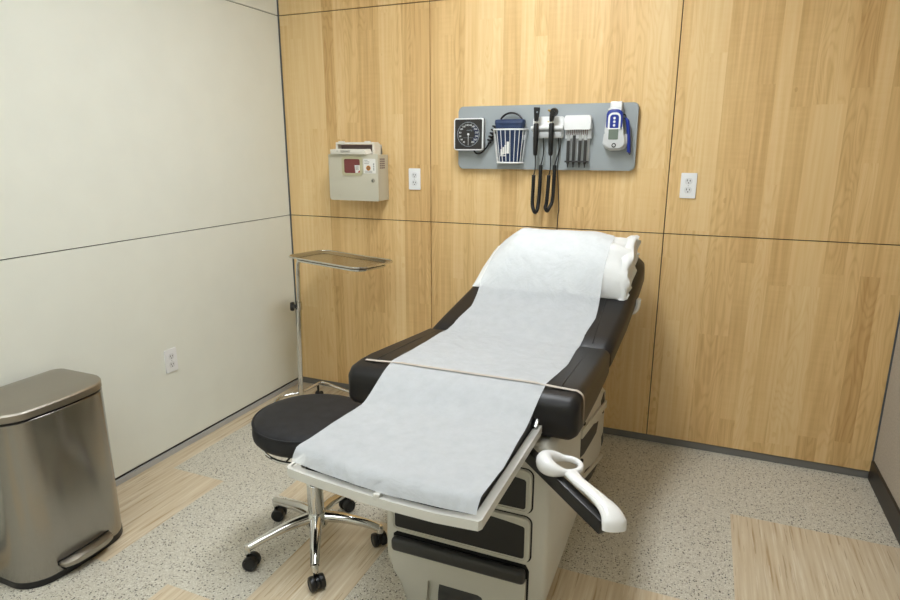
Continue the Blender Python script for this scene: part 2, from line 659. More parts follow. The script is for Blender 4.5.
obj('baseboard_right', prism([(XR - 0.009, 0.0), (XR, 0.0), (XR, 0.1), (XR - 0.004, 0.1), (XR - 0.008, 0.094)], YF, -0.001, 'XZ'), 'base_black', kind='structure', smooth=0)
obj('baseboard_front', box(0, XR, YF, YF + 0.009, 0, 0.1), 'base_black', kind='structure', smooth=0)
obj('trim_1', box(-0.001, 0.006, -0.006, 0.006, ZB, ZC), 'trim_metal', kind='structure', smooth=0)
obj('trim_2', box(XR - 0.006, XR + 0.001, -0.006, 0.006, 0.0, ZC), 'trim_metal', kind='structure', smooth=0)


# ceiling lights above the frame: the table lamp, plus two added for wall fill
def troffer(x, y, label, lamp='lamp_panel_fill', w=0.30, d=0.60):
    t = thing('ceiling_light', label, 'ceiling light', (x, y, ZC - 0.03), 'recessed ceiling lights')
    obj('light_frame', ring_prism(rrect(x - w - 0.02, x + w + 0.02, y - d - 0.02, y + d + 0.02, 0.004, 2), rrect(x - w, x + w, y - d, y + d, 0.004, 2), ZC - 0.03, ZC, 'XY'), 'plastic_white', t, smooth=0)
    obj('diffuser', box(x - w, x + w, y - d, y + d, ZC - 0.02, ZC - 0.012), lamp, t, smooth=0)


troffer(1.55, -1.25, 'white rectangular recessed ceiling light above the exam table', 'lamp_panel', 0.15, 0.60)
troffer(0.75, -3.25, 'white rectangular fill light added on the ceiling near the front and cream walls')
troffer(1.90, -3.25, 'white rectangular fill light added on the ceiling near the front and fabric walls')

# ------------------------------------------------------------------ exam table
ET = thing('exam_table', 'black padded medical exam table with cream drawer base beside the round stool', 'exam table', (1.69, -0.92, 0))
FY = -1.50


def base_section(y, zt, ins=0.0):
    x0, x1 = 1.440 + ins, 1.990 - ins
    pts = []
    # left foot
    lo = [(1.512 + ins, 0.0), (1.508 + ins, 0.03), (1.482 + ins, 0.075), (1.449 + ins, 0.118), (x0, 0.150)]
    hi = [(x1, 0.155), (1.986 - ins, 0.115), (1.972 - ins, 0.06), (1.958 - ins, 0.02), (1.953 - ins, 0.0)]
    pts += [(x, y, z) for x, z in lo]
    pts += [(x0, y, zt - 0.02), (x0 + 0.02, y, zt), (x1 - 0.02, y, zt), (x1, y, zt - 0.02)]
    pts += [(x, y, z) for x, z in hi]
    return pts


bm = loft([base_section(FY, 0.640, 0.016), base_section(FY + 0.005, 0.645, 0.006), base_section(FY + 0.018, 0.65, 0.0), base_section(-1.0, 0.60), base_section(-0.42, 0.435), base_section(-0.37, 0.405, 0.004), base_section(-0.35, 0.38, 0.022)])
base = obj('base', bm, 'table_cream', ET, smooth=40)

# drawers on the front
DX0, DX1 = 1.470, 1.938


def drawer(z0, z1):
    d = obj('drawer', prism(rrect(DX0, DX1, z0, z1, 0.022), FY - 0.009, FY + 0.004, 'XZ', 0.003), 'table_cream', ET)
    o = rrect(DX0 - 0.002, DX1 + 0.0045, z0 - 0.004, z1 + 0.003, 0.025)
    obj('drawer_gap', prism(o, FY - 0.0015, FY + 0.003, 'XZ'), 'dark_gap', d)
    # a dark pull recess with a bowed upper lip
    x0, x1, zb_, zt_ = DX0 + 0.014, DX1 - 0.017, z0 + 0.014, z1 - 0.030
    pts = rrect(x0, x1, zb_, zt_, 0.008, 3)
    top = [(x1 - (x1 - x0) * k / 14, zt_ + 0.016 * math.sin(PI * k / 14)) for k in range(1, 14)]
    out = pts[:12] + top + pts[12:]
    obj('pull_recess', prism(out, FY - 0.0105, FY - 0.006, 'XZ'), 'black_inset', d)
    obj('bead', ring_prism(rrect(DX0 + 0.001, DX1 - 0.001, z0 + 0.001, z1 - 0.001, 0.021), rrect(DX0 + 0.008, DX1 - 0.008, z0 + 0.008, z1 - 0.008, 0.016), FY - 0.012, FY - 0.008, 'XZ'), 'table_cream', d)
    return d


drawer(0.425, 0.566)
drawer(0.257, 0.410)
# step drawer at the bottom with a dark padded tread above
sx0, sx1 = 1.476, 1.930
NX0, NX1, NZ = 1.602, 1.800, 0.108
sp = [(sx0 + 0.052, 0.002), (NX0, 0.002), (NX0, NZ), (NX1 - 0.022, NZ), (NX1 - 0.006, NZ - 0.006), (NX1, NZ - 0.022), (NX1, 0.002), (sx1 - 0.012, 0.002), (sx1, 0.05), (sx1, 0.196), (sx0, 0.196), (sx0, 0.115), (sx0 + 0.036, 0.07)]
stp = obj('step_drawer', prism(sp, FY - 0.020, FY + 0.004, 'XZ', 0.003), 'table_cream', ET)
obj('drawer_gap', prism([(sx0 + 0.06, 0.004), (sx1 - 0.003, 0.004), (sx1 + 0.006, 0.06), (sx1 + 0.007, 0.225), (sx1 - 0.004, 0.245), (sx0 + 0.01, 0.247), (sx0 - 0.003, 0.236), (sx0 - 0.002, 0.13)], FY - 0.0012, FY + 0.003, 'XZ'), 'dark_gap', stp)
obj('tread', box(sx0, sx1, FY - 0.034, FY - 0.001, 0.190, 0.238, 0.014, 4), 'charcoal', stp)
rec = obj('toe_recess', box(NX0 - 0.004, NX1 + 0.004, FY - 0.0045, FY - 0.0005, 0.003, NZ + 0.004), 'table_cream', stp)
secs = []
for xx in (1.640, 1.796):
    secs.append([(xx, FY - 0.004 - 0.013 * math.sin(PI * q / 10), 0.004 + 0.092 * q / 10) for q in range(11)])
obj('roller', loft(secs), 'charcoal', rec)

# side drawer fronts with dark leaf-shaped pulls on the side facing the aisle
SX = 1.9905
for pts in ([(-1.012, 0.452), (-0.90, 0.445), (-0.64, 0.352), (-0.59, 0.338), (-0.632, 0.304), (-0.781, 0.325), (-0.93, 0.350), (-1.005, 0.372)],
            [(-0.915, 0.252), (-0.855, 0.245), (-0.66, 0.170), (-0.515, 0.116), (-0.535, 0.102), (-0.70, 0.128), (-0.82, 0.165), (-0.905, 0.198)],
            [(-0.536, 0.410), (-0.459, 0.424), (-0.421, 0.336), (-0.518, 0.365)],
            [(-0.451, 0.200), (-0.40, 0.196), (-0.39, 0.150), (-0.43, 0.146)]):
    z_min = min(p[1] for p in pts)
    obj('side_pull', prism(pts, SX - 0.004, SX + 0.0015, 'YZ'), 'black_inset', ET)
for y0, y1, z0, z1, sl in ((-1.02, -0.40, 0.455, 0.49, -0.13), (-1.02, -0.42, 0.27, 0.29, -0.19)):
    pts = [(y0, z0), (y1, z0 + sl), (y1, z1 + sl), (y0, z1)]
    obj('side_rail', prism(pts, SX - 0.003, SX + 0.008, 'YZ', 0.003), 'table_cream', ET)
for y, z in ((-0.985, 0.500), (-0.99, 0.352), (-0.50, 0.345)):
    obj('bumper', lathe([(0, 0), (0.008, 0), (0.008, 0.008), (0.005, 0.011), (0, 0.011)], (SX - 0.001, y, z), 16, 'X'), 'black_plastic', ET)

# seat cushion with a tailored front face
ST = lambda y: 0.755 - 0.07 * (y + 0.867)


def seat_section(y, zt, zb, x0, x1, r):
    return [(p[0], y, p[1]) for p in rrect(x0, x1, zb, zt, r, 6)]


secs = []
for y, dz, din, dl in ((-0.868, 0.0, 0.0, 0.0), (-0.95, 0.0, -0.001, 0.0), (-1.15, 0.002, -0.002, 0.004), (-1.32, 0.003, 0.0, 0.012), (-1.385, -0.001, 0.001, 0.015), (-1.435, -0.008, 0.003, 0.016), (-1.458, -0.020, 0.008, 0.016), (-1.468, -0.040, 0.020, 0.014)):
    zt = ST(y) + dz
    zb = 0.645 + 0.012 * max(0, (-y - 1.0) / 0.46) + (0.0 if y > -1.44 else (0.004 if y > -1.46 else 0.020))
    secs.append(seat_section(y, zt, zb, 1.303 + din - dl, 2.056 - din, min(0.027, (zt - zb) / 2 - 0.001)))
seat = obj('seat', loft(secs), 'black_vinyl', ET, smooth=50)
for xx, s in ((1.362, 1), (1.985, -1)):   # stitched seams
    pth = [(xx, y, ST(y) + 0.0005 + (0.002 if -1.38 < y < -1.0 else -0.001)) for y in (-0.90, -1.0, -1.1, -1.2, -1.3, -1.36)] + [(xx, -1.43, ST(-1.43) - 0.010), (xx, -1.455, ST(-1.45) - 0.034)]
    obj('seam', tube(smooth_path(pth, 4), 0.0016, 6), 'black_vinyl', seat)

# reclined backrest
SL = math.atan(0.35)
E_ = Vector((0, math.cos(SL), math.sin(SL)))
NN = Vector((0, -math.sin(SL), math.cos(SL)))
O_ = Vector((0, -0.867, 0.755))


def bp(x, e, n):
    return O_ + Vector((x, 0, 0)) + E_ * e + NN * n


bm = bmesh.new()
sec = []
LE = 0.765
EDGE_L = lambda e: 1.312 + min(e, 0.4) / 0.4 * 0.068 + max(0, e - 0.4) * 0.05
EDGE_R = lambda e: 2.058 + min(e, 0.25) / 0.25 * 0.026 + max(0, e - 0.25) * 0.06
for e, ins, dn in ((0.004, 0.002, -0.010), (0.02, 0.0, -0.002), (0.1, 0, 0), (0.25, 0, 0), (0.4, 0, 0), (0.55, 0, 0), (0.65, 0.002, 0), (0.71, 0.012, -0.002), (0.745, 0.03, -0.008), (0.76, 0.055, -0.022), (0.766, 0.085, -0.045)):
    zt = dn
    zb = -0.105 if e < 0.7 else -0.105 + (e - 0.7) * 0.5
    q = rrect(EDGE_L(e) + ins, EDGE_R(e) - ins, zb, zt, min(0.034, (zt - zb) / 2 - 0.001), 6)
    sec.append([bp(x, e, n) for x, n in q])
bm.free()
back = obj('backrest', loft(sec), 'black_vinyl', ET, smooth=50)
for xx, e1 in ((1.985, 0.40),):
    obj('seam', tube([bp(xx, e, 0.0004) for e in (0.03, 0.15, 0.3, e1)], 0.0016, 6), 'black_vinyl', back)
# steel carrier under the backrest, reaching back down to the base
obj('back_support', hexa([(1.52, -0.80, 0.55), (1.92, -0.80, 0.55), (1.92, -0.36, 0.34), (1.52, -0.36, 0.34), bp(1.52, 0.08, -0.09), bp(1.92, 0.08, -0.09), bp(1.92, 0.60, -0.09), bp(1.52, 0.60, -0.09)], 0.01, 2), 'charcoal', ET)
# white release lever at the backrest edge
hp = [bp(2.045, 0.44, -0.112), bp(2.075, 0.44, -0.115), bp(2.094, 0.45, -0.10), bp(2.100, 0.465, -0.062)]
obj('release_lever', tube(smooth_path(hp, 5), 0.027, 12, scale=[(1.0, 0.55)] * 16), 'stirrup_white', ET)

# foot extension: white channel frame with black pad
ZE = 0.692
rear_y = -1.36
fr_out = [(1.950, rear_y), (1.952, -1.50), (1.946, -1.972), (1.940, -1.982), (1.84, -1.990), (1.738, -1.988), (1.63, -1.980), (1.52, -1.968), (1.424, -1.954), (1.412, -1.945), (1.409, -1.50), (1.409, rear_y)]
ccx = 1.684
fr_in = [(1.926, rear_y), (1.928, -1.50), (1.922, -1.945), (1.918, -1.955), (1.84, -1.962), (1.738, -1.960), (1.63, -1.952), (1.52, -1.936), (1.446, -1.930), (1.438, -1.922), (1.434, -1.50), (1.434, rear_y)]
ext = obj('foot_extension', ring_prism(fr_out, fr_in, ZE - 0.019, ZE, 'XY'), 'table_white', ET, smooth=30)
lip_out = [(x + (0.0 if 1.44 < x < 1.93 else (0.002 if x > 1.6 else -0.002)), y - 0.002) for x, y in fr_out]
obj('rim', ring_prism(fr_out, [(o[0] * 0.7 + i[0] * 0.3, o[1] * 0.7 + i[1] * 0.3) for o, i in zip(fr_out, fr_in)], ZE, ZE + 0.005, 'XY'), 'table_white', ext, smooth=30)
pad_out = [(1.923, rear_y - 0.0), (1.925, -1.50), (1.919, -1.935), (1.905, -1.950), (1.84, -1.957), (1.738, -1.955), (1.63, -1.947), (1.52, -1.931), (1.455, -1.925), (1.442, -1.910), (1.437, -1.50), (1.437, rear_y)]
obj('pad', prism(pad_out, ZE - 0.020, ZE + 0.038, 'XY', 0.010, 3), 'black_vinyl', ext, smooth=40)
obj('frame_clip', box(1.683, 1.700, -1.985, -1.967, ZE - 0.004, ZE + 0.014, 0.002, 2), 'table_white', ext)
for xx in (1.47, 1.86):
    obj('slide_rail', box(xx, xx + 0.04, -1.86, -1.30, ZE - 0.046, ZE - 0.020, 0.003, 2), 'charcoal', ext)
obj('hinge_bracket', prism([(-1.49, 0.66), (-1.40, 0.66), (-1.40, 0.735), (-1.44, 0.735), (-1.49, 0.70)], 1.928, 1.944, 'YZ', 0.003), 'satin_steel', ext)

# stirrup: black arm sliding out of the base corner with a white heel cup
p0, p1 = Vector((1.872, -1.489, 0.648)), Vector((2.176, -1.745, 0.597))
arm_d = (p1 - p0).normalized()
sd = arm_d.cross(Vector((0, 0, 1))).normalized()
up = sd.cross(arm_d)


def bar(a, b_, w, h, bev):
    c = []
    for P_ in (0,):
        pass
    q = [a - sd * w - up * h, a + sd * w - up * h, b_ + sd * w - up * h, b_ - sd * w - up * h, a - sd * w + up * h, a + sd * w + up * h, b_ + sd * w + up * h, b_ - sd * w + up * h]
    return hexa(q, bev, 2)


stir = obj('stirrup_arm', bar(p0, p1, 0.013, 0.020, 0.003), 'black_plastic', ET)
cen = Vector((2.047, -1.588, 0.655))
bm = bmesh.new()
NR, NS_ = 48, 16
rings = []
for k in range(NR):
    a = 2 * PI * k / NR
    d = Vector((math.cos(a), math.sin(a), 0))
    left = max(0.0, math.cos(a - math.radians(195))) ** 1.3      # thick heel wall on the table side
    ri = 0.030 + 0.003 * abs(math.cos(a))
    ro = ri + 0.016 + 0.030 * left
    hv = 0.009 + 0.016 * left
    zc = 0.006 * left - 0.003
    rc, hw = (ri + ro) / 2, (ro - ri) / 2
    rings.append([bm.verts.new(cen + d * (rc + hw * math.copysign(abs(math.cos(t)) ** 0.8, math.cos(t))) + Vector((0, 0, zc + hv * math.sin(t)))) for t in [2 * PI * q / NS_ for q in range(NS_)]])
for k in range(NR):
    r0, r1 = rings[k], rings[(k + 1) % NR]
    for q in range(NS_):
        bm.faces.new((r0[q], r0[(q + 1) % NS_], r1[(q + 1) % NS_], r1[q]))
hpts = [cen + Vector((0.022, -0.034, -0.004)), (2.097, -1.650, 0.646), (2.128, -1.672, 0.641), (2.160, -1.698, 0.635), (2.186, -1.722, 0.626), (2.198, -1.738, 0.612), (2.200, -1.744, 0.594)]
hr = [0.015, 0.014, 0.014, 0.016, 0.021, 0.025, 0.024]
hp_ = smooth_path(hpts, 6)
hrs = []
for i in range(len(hp_)):
    t = i / (len(hp_) - 1) * (len(hr) - 1)
    k = min(int(t), len(hr) - 2)
    hrs.append(hr[k] + (hr[k + 1] - hr[k]) * (t - k))
merge(bm, tube(hp_, hrs, 16, scale=[(1.3, 0.72)] * len(hp_)))
obj('heel_cup', bm, 'stirrup_white', stir, smooth=60)

# clear elastic band over the paper at the seat front
band_y = -1.400
bp_ = [(1.330, band_y, ST(band_y) + 0.0012)] + [(1.335 + (2.022 - 1.335) * k / 12, band_y, ST(band_y) + (0.0012 if k in (0, 12) else 0.0035) + (0.0035 if 1 < k < 11 else 0.0)) for k in range(13)] + [(2.036, band_y, 0.7925), (2.052, band_y, 0.781), (2.0575, band_y, 0.755), (2.058, band_y + 0.004, 0.69)]
bpath = smooth_path(bp_, 3)
obj('paper_strap', loft([[Vector(p) + Vector((0, -0.007, 0)), Vector(p) + Vector((0, 0.007, 0))] for p in bpath], caps=False, closed=False), 'band_clear', ET)

# ------------------------------------------------------------------ pillow
PX0, PX1 = 1.386, 2.062
PE0, PE1, PT = 0.345, 0.742, 0.178


def fv(e):
    v = (e - PE0) / (PE1 - PE0)
    if v <= 0 or v >= 1:
        return 0.0
    s = abs(2 * v - 1)
    return (1 - s ** 2.3) ** 0.62


def fu(x):
    u = (x - PX0) / (PX1 - PX0)
    if u < 0.26:
        return (max(0.0, u) / 0.26) ** 0.72
    if u > 0.72:
        return 1 - 0.16 * ((u - 0.72) / 0.28) ** 2
    return 1.0


def wr(x, e, k=1.0):
    return k * (0.018 * noise.noise(Vector((x * 7, e * 9, 1.3))) + 0.005 * noise.noise(Vector((x * 19, e * 23, 4.1))))


def pil(x, e):
    f = fu(x) * fv(e)
    u = (x - PX0) / (PX1 - PX0)
    fold = 0.014 * math.sin(e * 55 + 3 * noise.noise(Vector((x * 5, e * 4, 0)))) * max(0, (u - 0.80) / 0.2) if u > 0.8 else 0
    return PT * f + (wr(x, e, 0.3 + 0.7 * max(0.0, min(1.0, (u - 0.62) / 0.25))) + fold) * min(1, f * 1.6)


PIL = thing('pillow', 'white pillow in a cotton case lying on the reclined backrest under the paper', 'pillow', tuple(bp(1.73, 0.54, 0.0)))
NU, NV = 46, 36
bm = bmesh.new()
topv, botv = [], []
for i in range(NU + 1):
    u = i / NU
    x = PX0 + (PX1 - PX0) * u
    ct, cb = [], []
    for j in range(NV + 1):
        v = 0.5 - 0.5 * math.cos(PI * j / NV)
        sh = 0.014 * noise.noise(Vector((u * 6, v * 3, 9)))
        e = PE0 + (PE1 - PE0) * v
        # the left end leans in towards the top
        xx = x + sh * 0.4
        h = pil(x, e)
        ct.append(bm.verts.new(bp(xx, e, 0.003 + h)))
        cb.append(bm.verts.new(bp(xx, e, 0.002)) if 0 < j < NV else ct[-1])
    topv.append(ct)
    botv.append(cb)
for i in range(NU):
    for j in range(NV):
        bm.faces.new((topv[i][j], topv[i + 1][j], topv[i + 1][j + 1], topv[i][j + 1]))
        q = list(dict.fromkeys((botv[i][j], botv[i][j + 1], botv[i + 1][j + 1], botv[i + 1][j])))
        if len(q) > 2:
            bm.faces.new(q)
for i in (0, NU):
    for j in range(NV):
        q = list(dict.fromkeys((topv[i][j], topv[i][j + 1], botv[i][j + 1], botv[i][j])))
        if len(q) > 2:
            try:
                bm.faces.new(q)
            except ValueError:
                pass
bmesh.ops.remove_doubles(bm, verts=bm.verts[:], dist=0.0002)
obj('pillow_body', bm, 'cloth_white', PIL, smooth=70)


# open hem of the case at the aisle end: a rumpled rim standing past the stuffing
def hem_ring(dx, inset, ph):
    out = []
    n = 72
    for k in range(n):
        a = 2 * PI * k / n
        ca, sa = math.cos(a), math.sin(a)
        e = (PE0 + PE1) / 2 + (PE1 - PE0) / 2 * (0.985 - inset) * (abs(ca) ** 0.8) * (1 if ca > 0 else -1)
        top = PT * 0.86 * (1 - inset) * (max(0, 1 - abs(ca) ** 2.6) ** 0.6)
        nn = 0.004 + top * (0.5 + 0.5 * (1 if sa >= 0 else -1) * (abs(sa) ** 0.5))
        w = 0.010 * noise.noise(Vector((ca * 3.1 + ph, sa * 3.1, dx * 14))) + 0.006 * math.sin(9 * a + ph + dx * 30)
        xx = PX1 - 0.03 + dx + w
        out.append(bp(xx, e + 0.4 * w, max(0.003, nn + 0.9 * w)))
    return out


secs = [hem_ring(0.0, -0.012, 0.0), hem_ring(0.015, -0.035, 0.4), hem_ring(0.03, -0.035, 0.9), hem_ring(0.038, 0.02, 1.3), hem_ring(0.030, 0.06, 1.6), hem_ring(0.012, 0.09, 1.7), hem_ring(-0.004, 0.20, 1.9)]
obj('pillowcase_hem', loft(secs, caps=False), 'cloth_white', PIL, smooth=70)

# ------------------------------------------------------------------ exam paper
NC = 34


def paper_edges(sgn, key):
    # left and right borders of the sheet, by arc position
    pass


KEYS = [  # (segment parameter, x left, x right)
    (0.0, 1.475, 1.960), (0.28, 1.466, 1.985), (0.52, 1.430, 1.966), (0.75, 1.440, 1.968), (0.88, 1.416, 1.950), (1.0, 1.414, 1.948), (1.25, 1.405, 1.946), (1.6, 1.414, 1.958), (2.0, 1.424, 1.942), (3.0, 1.440, 1.936), (3.5, 1.430, 1.944), (4.0, 1.424, 1.934)]


def kx(t):
    for a, c in zip(KEYS, KEYS[1:]):
        if t <= c[0]:
            f = (t - a[0]) / (c[0] - a[0])
            return a[1] + (c[1] - a[1]) * f, a[2] + (c[2] - a[2]) * f
    return KEYS[-1][1:]


def front_y(x):
    xs_ = [(1.42, -1.950), (1.52, -1.968), (1.63, -1.984), (1.738, -1.992), (1.84, -1.994), (1.96, -1.986)]
    for a, c in zip(xs_, xs_[1:]):
        if x <= c[0]:
            return a[1] + (c[1] - a[1]) * (x - a[0]) / (c[0] - a[0])
    return xs_[-1][1]


def paper_bm():
    NB, NS, NF, NE = 90, 22, 14, 24
    # back profile (height over the backrest plane), relaxed so the sheet bridges the hollow at the pillow foot
    es = [PE1 + 0.008 - (PE1 + 0.008) * (0.5 - 0.5 * math.cos(PI * min(1, k / NB * 1.0))) for k in range(NB + 1)]
    cols = []
    for c in range(NC + 1):
        u = c / NC
        h = []
        for e in es:
            xl, xr = kx(1 - e / es[0])
            xm = xl + (xr - xl) * u
            h.append(max(0.0025, 0.0025 + 0.006 * max(0.0, noise.noise(Vector((xm * 10, e * 12, 6.1))) * (1 if e > 0.15 else 0)) if not PE0 < e < PE1 else 0, pil(xm, e) + 0.007 if PE0 < e < PE1 else 0.0025))
        floor_h = h[:]
        for it in range(60):
            g = h[:]
            for k in range(1, NB):
                if es[k] < 0.62:
                    g[k] = max(floor_h[k], 0.5 * h[k] + 0.25 * (h[k - 1] + h[k + 1]))
            h = g
        line = []
        for k, e in enumerate(es):
            t = (1 - e / es[0])
            xl, xr = kx(t)
            x = xl + (xr - xl) * u
            p = bp(x, e, h[k])
            line.append(p)
        line = [p for p in line if p.y > -0.793]
        for k in range(NS + 1):
            f = k / NS
            y = -0.80 + (-1.395 + 0.80) * f
            xl, xr = kx(1 + f)
            x = xl + (xr - xl) * u
            # bridge at the hinge line
            z = ST(y) + 0.0065 + 0.012 * max(0, 1 - abs(y + 0.845) / 0.06) ** 2
            z += 0.0022 * noise.noise(Vector((x * 8, y * 6, 3.3))) + 0.0012 * noise.noise(Vector((x * 21, y * 17, 7.7)))
            if y > -0.867:
                z = max(z, 0.755 + 0.35 * (y + 0.867) + 0.004)
            line.append(Vector((x, y, z)))
        ye = front_y(line[-1].x)
        for k in range(1, NF + 1):
            f = k / NF
            y = -1.395 + (-1.62 + 1.395) * f
            xl, xr = kx(2 + f)
            x = xl + (xr - xl) * u
            s = f * f * (3 - 2 * f)
            s = 0.35 * f + 0.65 * s
            z = (ST(-1.395) + 0.005) * (1 - s) + (ZE + 0.046) * s + 0.004 * math.sin(PI * f) * noise.noise(Vector((x * 6, y * 5, 2)))
            line.append(Vector((x, y, z)))
        for k in range(1, NE + 1):
            f = k / NE
            xl, xr = kx(3 + f)
            x = xl + (xr - xl) * u
            ye = front_y(x) + 0.010
            y = -1.62 + (ye + 1.62) * (f ** 0.85)
            drop = 0.030 * max(0, (f - 0.90) / 0.10) ** 1.6
            # sheet edge lifts and curls a little at the sides
            z = ZE + 0.0455 - drop + 0.0026 * noise.noise(Vector((x * 9, y * 7, 5))) + 0.0014 * noise.noise(Vector((x * 23, y * 19, 8))) + 0.002
            line.append(Vector((x, y, z)))
        cols.append(line)
    n = len(cols[0])
    bm = bmesh.new()
    g = [[bm.verts.new(p) for p in ln] for ln in cols]
    for c in range(NC):
        for k in range(n - 1):
            bm.faces.new((g[c][k], g[c + 1][k], g[c + 1][k + 1], g[c][k + 1]))
    return bm


pap = obj('exam_paper', paper_bm(), 'paper', loc=(1.69, -1.40, 0.80), smooth=80)
tag(pap, 'long white paper sheet draped over the pillow and the exam table', 'paper sheet')

# ------------------------------------------------------------------ stool
SCX, SCY = 1.080, -1.382
STL = thing('rolling_stool', 'round black padded rolling stool with chrome five-star base beside the exam table', 'stool', (SCX, SCY, 0))
R_ = 0.206
prof = [(r, z + 0.028) for r, z in ((0, 0.440), (R_ - 0.03, 0.440), (R_ - 0.012, 0.444), (R_ - 0.002, 0.456), (R_, 0.470), (R_ - 0.002, 0.497), (R_ - 0.006, 0.508), (R_ - 0.016, 0.516), (R_ - 0.04, 0.521), (0.1, 0.524), (0, 0.525))]
sst = obj('seat', lathe(prof, (SCX, SCY, 0), 72), 'stool_vinyl', STL, smooth=50)
obj('piping', tube([(SCX + (R_ - 0.003) * math.cos(a), SCY + (R_ - 0.003) * math.sin(a), 0.535) for a in [2 * PI * k / 72 for k in range(72)]], 0.003, 8, closed=True), 'stool_vinyl', sst)
obj('seat_plate', lathe([(0, 0.448), (0.13, 0.448), (0.135, 0.455), (0.135, 0.469), (0, 0.469)], (SCX, SCY, 0), 40), 'black_plastic', STL)
rr_ = tube([(SCX + 0.172 * math.cos(a), SCY + 0.172 * math.sin(a), 0.438) for a in [2 * PI * k / 48 for k in range(48)]], 0.006, 10, closed=True)
for k in range(3):
    a = 0.6 + k * 2 * PI / 3
    merge(rr_, tube([(SCX + 0.172 * math.cos(a), SCY + 0.172 * math.sin(a), 0.438), (SCX + 0.118 * math.cos(a), SCY + 0.118 * math.sin(a), 0.453)], 0.004, 8))
obj('release_ring', rr_, 'chrome', STL)
obj('column', lathe([(0, 0.11), (0.030, 0.11), (0.030, 0.265), (0.026, 0.27), (0.022, 0.272), (0.022, 0.455), (0, 0.455)], (SCX, SCY, 0), 32), 'chrome', STL)
obj('hub', lathe([(0, 0.088), (0.034, 0.088), (0.042, 0.098), (0.042, 0.138), (0.034, 0.150), (0.0, 0.150)], (SCX, SCY, 0), 32), 'chrome', STL)
CAST = [(0.921, -1.585), (1.205, -1.578), (1.304, -1.297), (0.822, -1.300), (1.062, -1.125)]
for i, (cx, cy) in enumerate(CAST):
    a = math.atan2(cy - SCY, cx - SCX)
    d = Vector((math.cos(a), math.sin(a), 0))
    c0 = Vector((SCX, SCY, 0))
    Rr = (Vector((cx, cy, 0)) - c0).length
    pth = [c0 + d * 0.03 + Vector((0, 0, 0.128)), c0 + d * 0.10 + Vector((0, 0, 0.122)), c0 + d * 0.18 + Vector((0, 0, 0.104)), c0 + d * (Rr - 0.004) + Vector((0, 0, 0.082))]
    pp = smooth_path(pth, 5)
    n = len(pp)
    leg = tube(pp, [0.025 - 0.009 * k / (n - 1) for k in range(n)], 14, scale=[(0.95, 0.85)] * n)
    lg = obj('leg', leg, 'chrome', STL, smooth=60)
    obj('leg_tip', lathe([(0, 0.062), (0.012, 0.062), (0.013, 0.082), (0.010, 0.093), (0, 0.095)], (cx, cy, 0), 18), 'chrome', lg)
    ca = a + (0.9, -1.2, 0.5, 2.2, 1.1)[i]
    ax = Vector((math.cos(ca), math.sin(ca), 0))
    off = Vector((-ax.y, ax.x, 0)) * 0.012
    wc = Vector((cx, cy, 0.0265)) + off
    rot = Matrix.Translation(wc) @ Matrix.Rotation(ca, 4, 'Z')
    hood = lathe([(0, -0.010), (0.021, -0.010), (0.021, 0.010), (0, 0.010)], (0, 0, 0), 24, 'X')
    bmesh.ops.transform(hood, matrix=rot, verts=hood.verts[:])
    merge(hood, tube([(cx, cy, 0.03), (cx, cy, 0.066)], 0.007, 12))
    cs = obj('caster', hood, 'black_plastic', STL)
    for s in (-1, 1):
        w = lathe([(0, -0.0105), (0.020, -0.0105), (0.0255, -0.007), (0.0265, -0.002), (0.0265, 0.004), (0.025, 0.0095), (0.019, 0.0115), (0.018, 0.009), (0, 0.009)], (0, 0, 0), 28, 'X')
        mt = Matrix.Translation(wc + ax * s * 0.0155) @ Matrix.Rotation(ca + (0 if s > 0 else PI), 4, 'Z')
        bmesh.ops.transform(w, matrix=mt, verts=w.verts[:])
        obj('wheel', w, 'black_plastic', cs)

# ------------------------------------------------------------------ step trash can
TX0, TX1, TY0, TY1 = 0.045, 0.328, -1.985, -1.578
TC = thing('trash_can', 'tall brushed steel step trash can against the cream wall', 'trash can', (0.185, -1.79, 0))


def can_outline(grow=0.0, bow=0.022, n=10):
    """plan outline: flat back, bowed front (towards +x), rounded front corners"""
    base_ = rrect(TX0, TX1, TY0, TY1, (0.035, 0.085, 0.085, 0.035), n)
    dense = []
    for (a, c) in zip(base_, base_[1:] + base_[:1]):
        dense.append(a)
        k = int(math.hypot(a[0] - c[0], a[1] - c[1]) / 0.02)
        for q in range(1, k + 1):
            f = q / (k + 1)
            dense.append((a[0] + (c[0] - a[0]) * f, a[1] + (c[1] - a[1]) * f))
    mx, my = (TX0 + TX1) / 2, (TY0 + TY1) / 2
    hx, hy = (TX1 - TX0) / 2, (TY1 - TY0) / 2
    out = []
    for x, y in dense:
        f, v = (x - TX0) / (TX1 - TX0), (y - my) / hy
        x += bow * f * (1 - v * v)
        out.append((mx + (x - mx) * (1 + grow / hx), my + (y - my) * (1 + grow / hy)))
    return out


def can_loft(levels):
    return loft([[(x, y, z) for x, y in can_outline(g)] for g, z in levels])


obj('foot_ring', can_loft([(-0.004, 0.0), (0.001, 0.002), (0.001, 0.024), (-0.003, 0.026)]), 'black_plastic', TC)
obj('body', can_loft([(-0.002, 0.024), (0.0, 0.026), (0.0, 0.606), (-0.002, 0.608)]), 'steel_body', TC, smooth=40)
obj('collar', can_loft([(-0.005, 0.606), (-0.005, 0.616)]), 'black_plastic', TC)
obj('lid', can_loft([(-0.001, 0.615), (0.001, 0.617), (0.001, 0.638), (-0.002, 0.643), (-0.012, 0.647), (-0.06, 0.650), (-0.10, 0.651)]), 'steel_lid', TC, smooth=30)
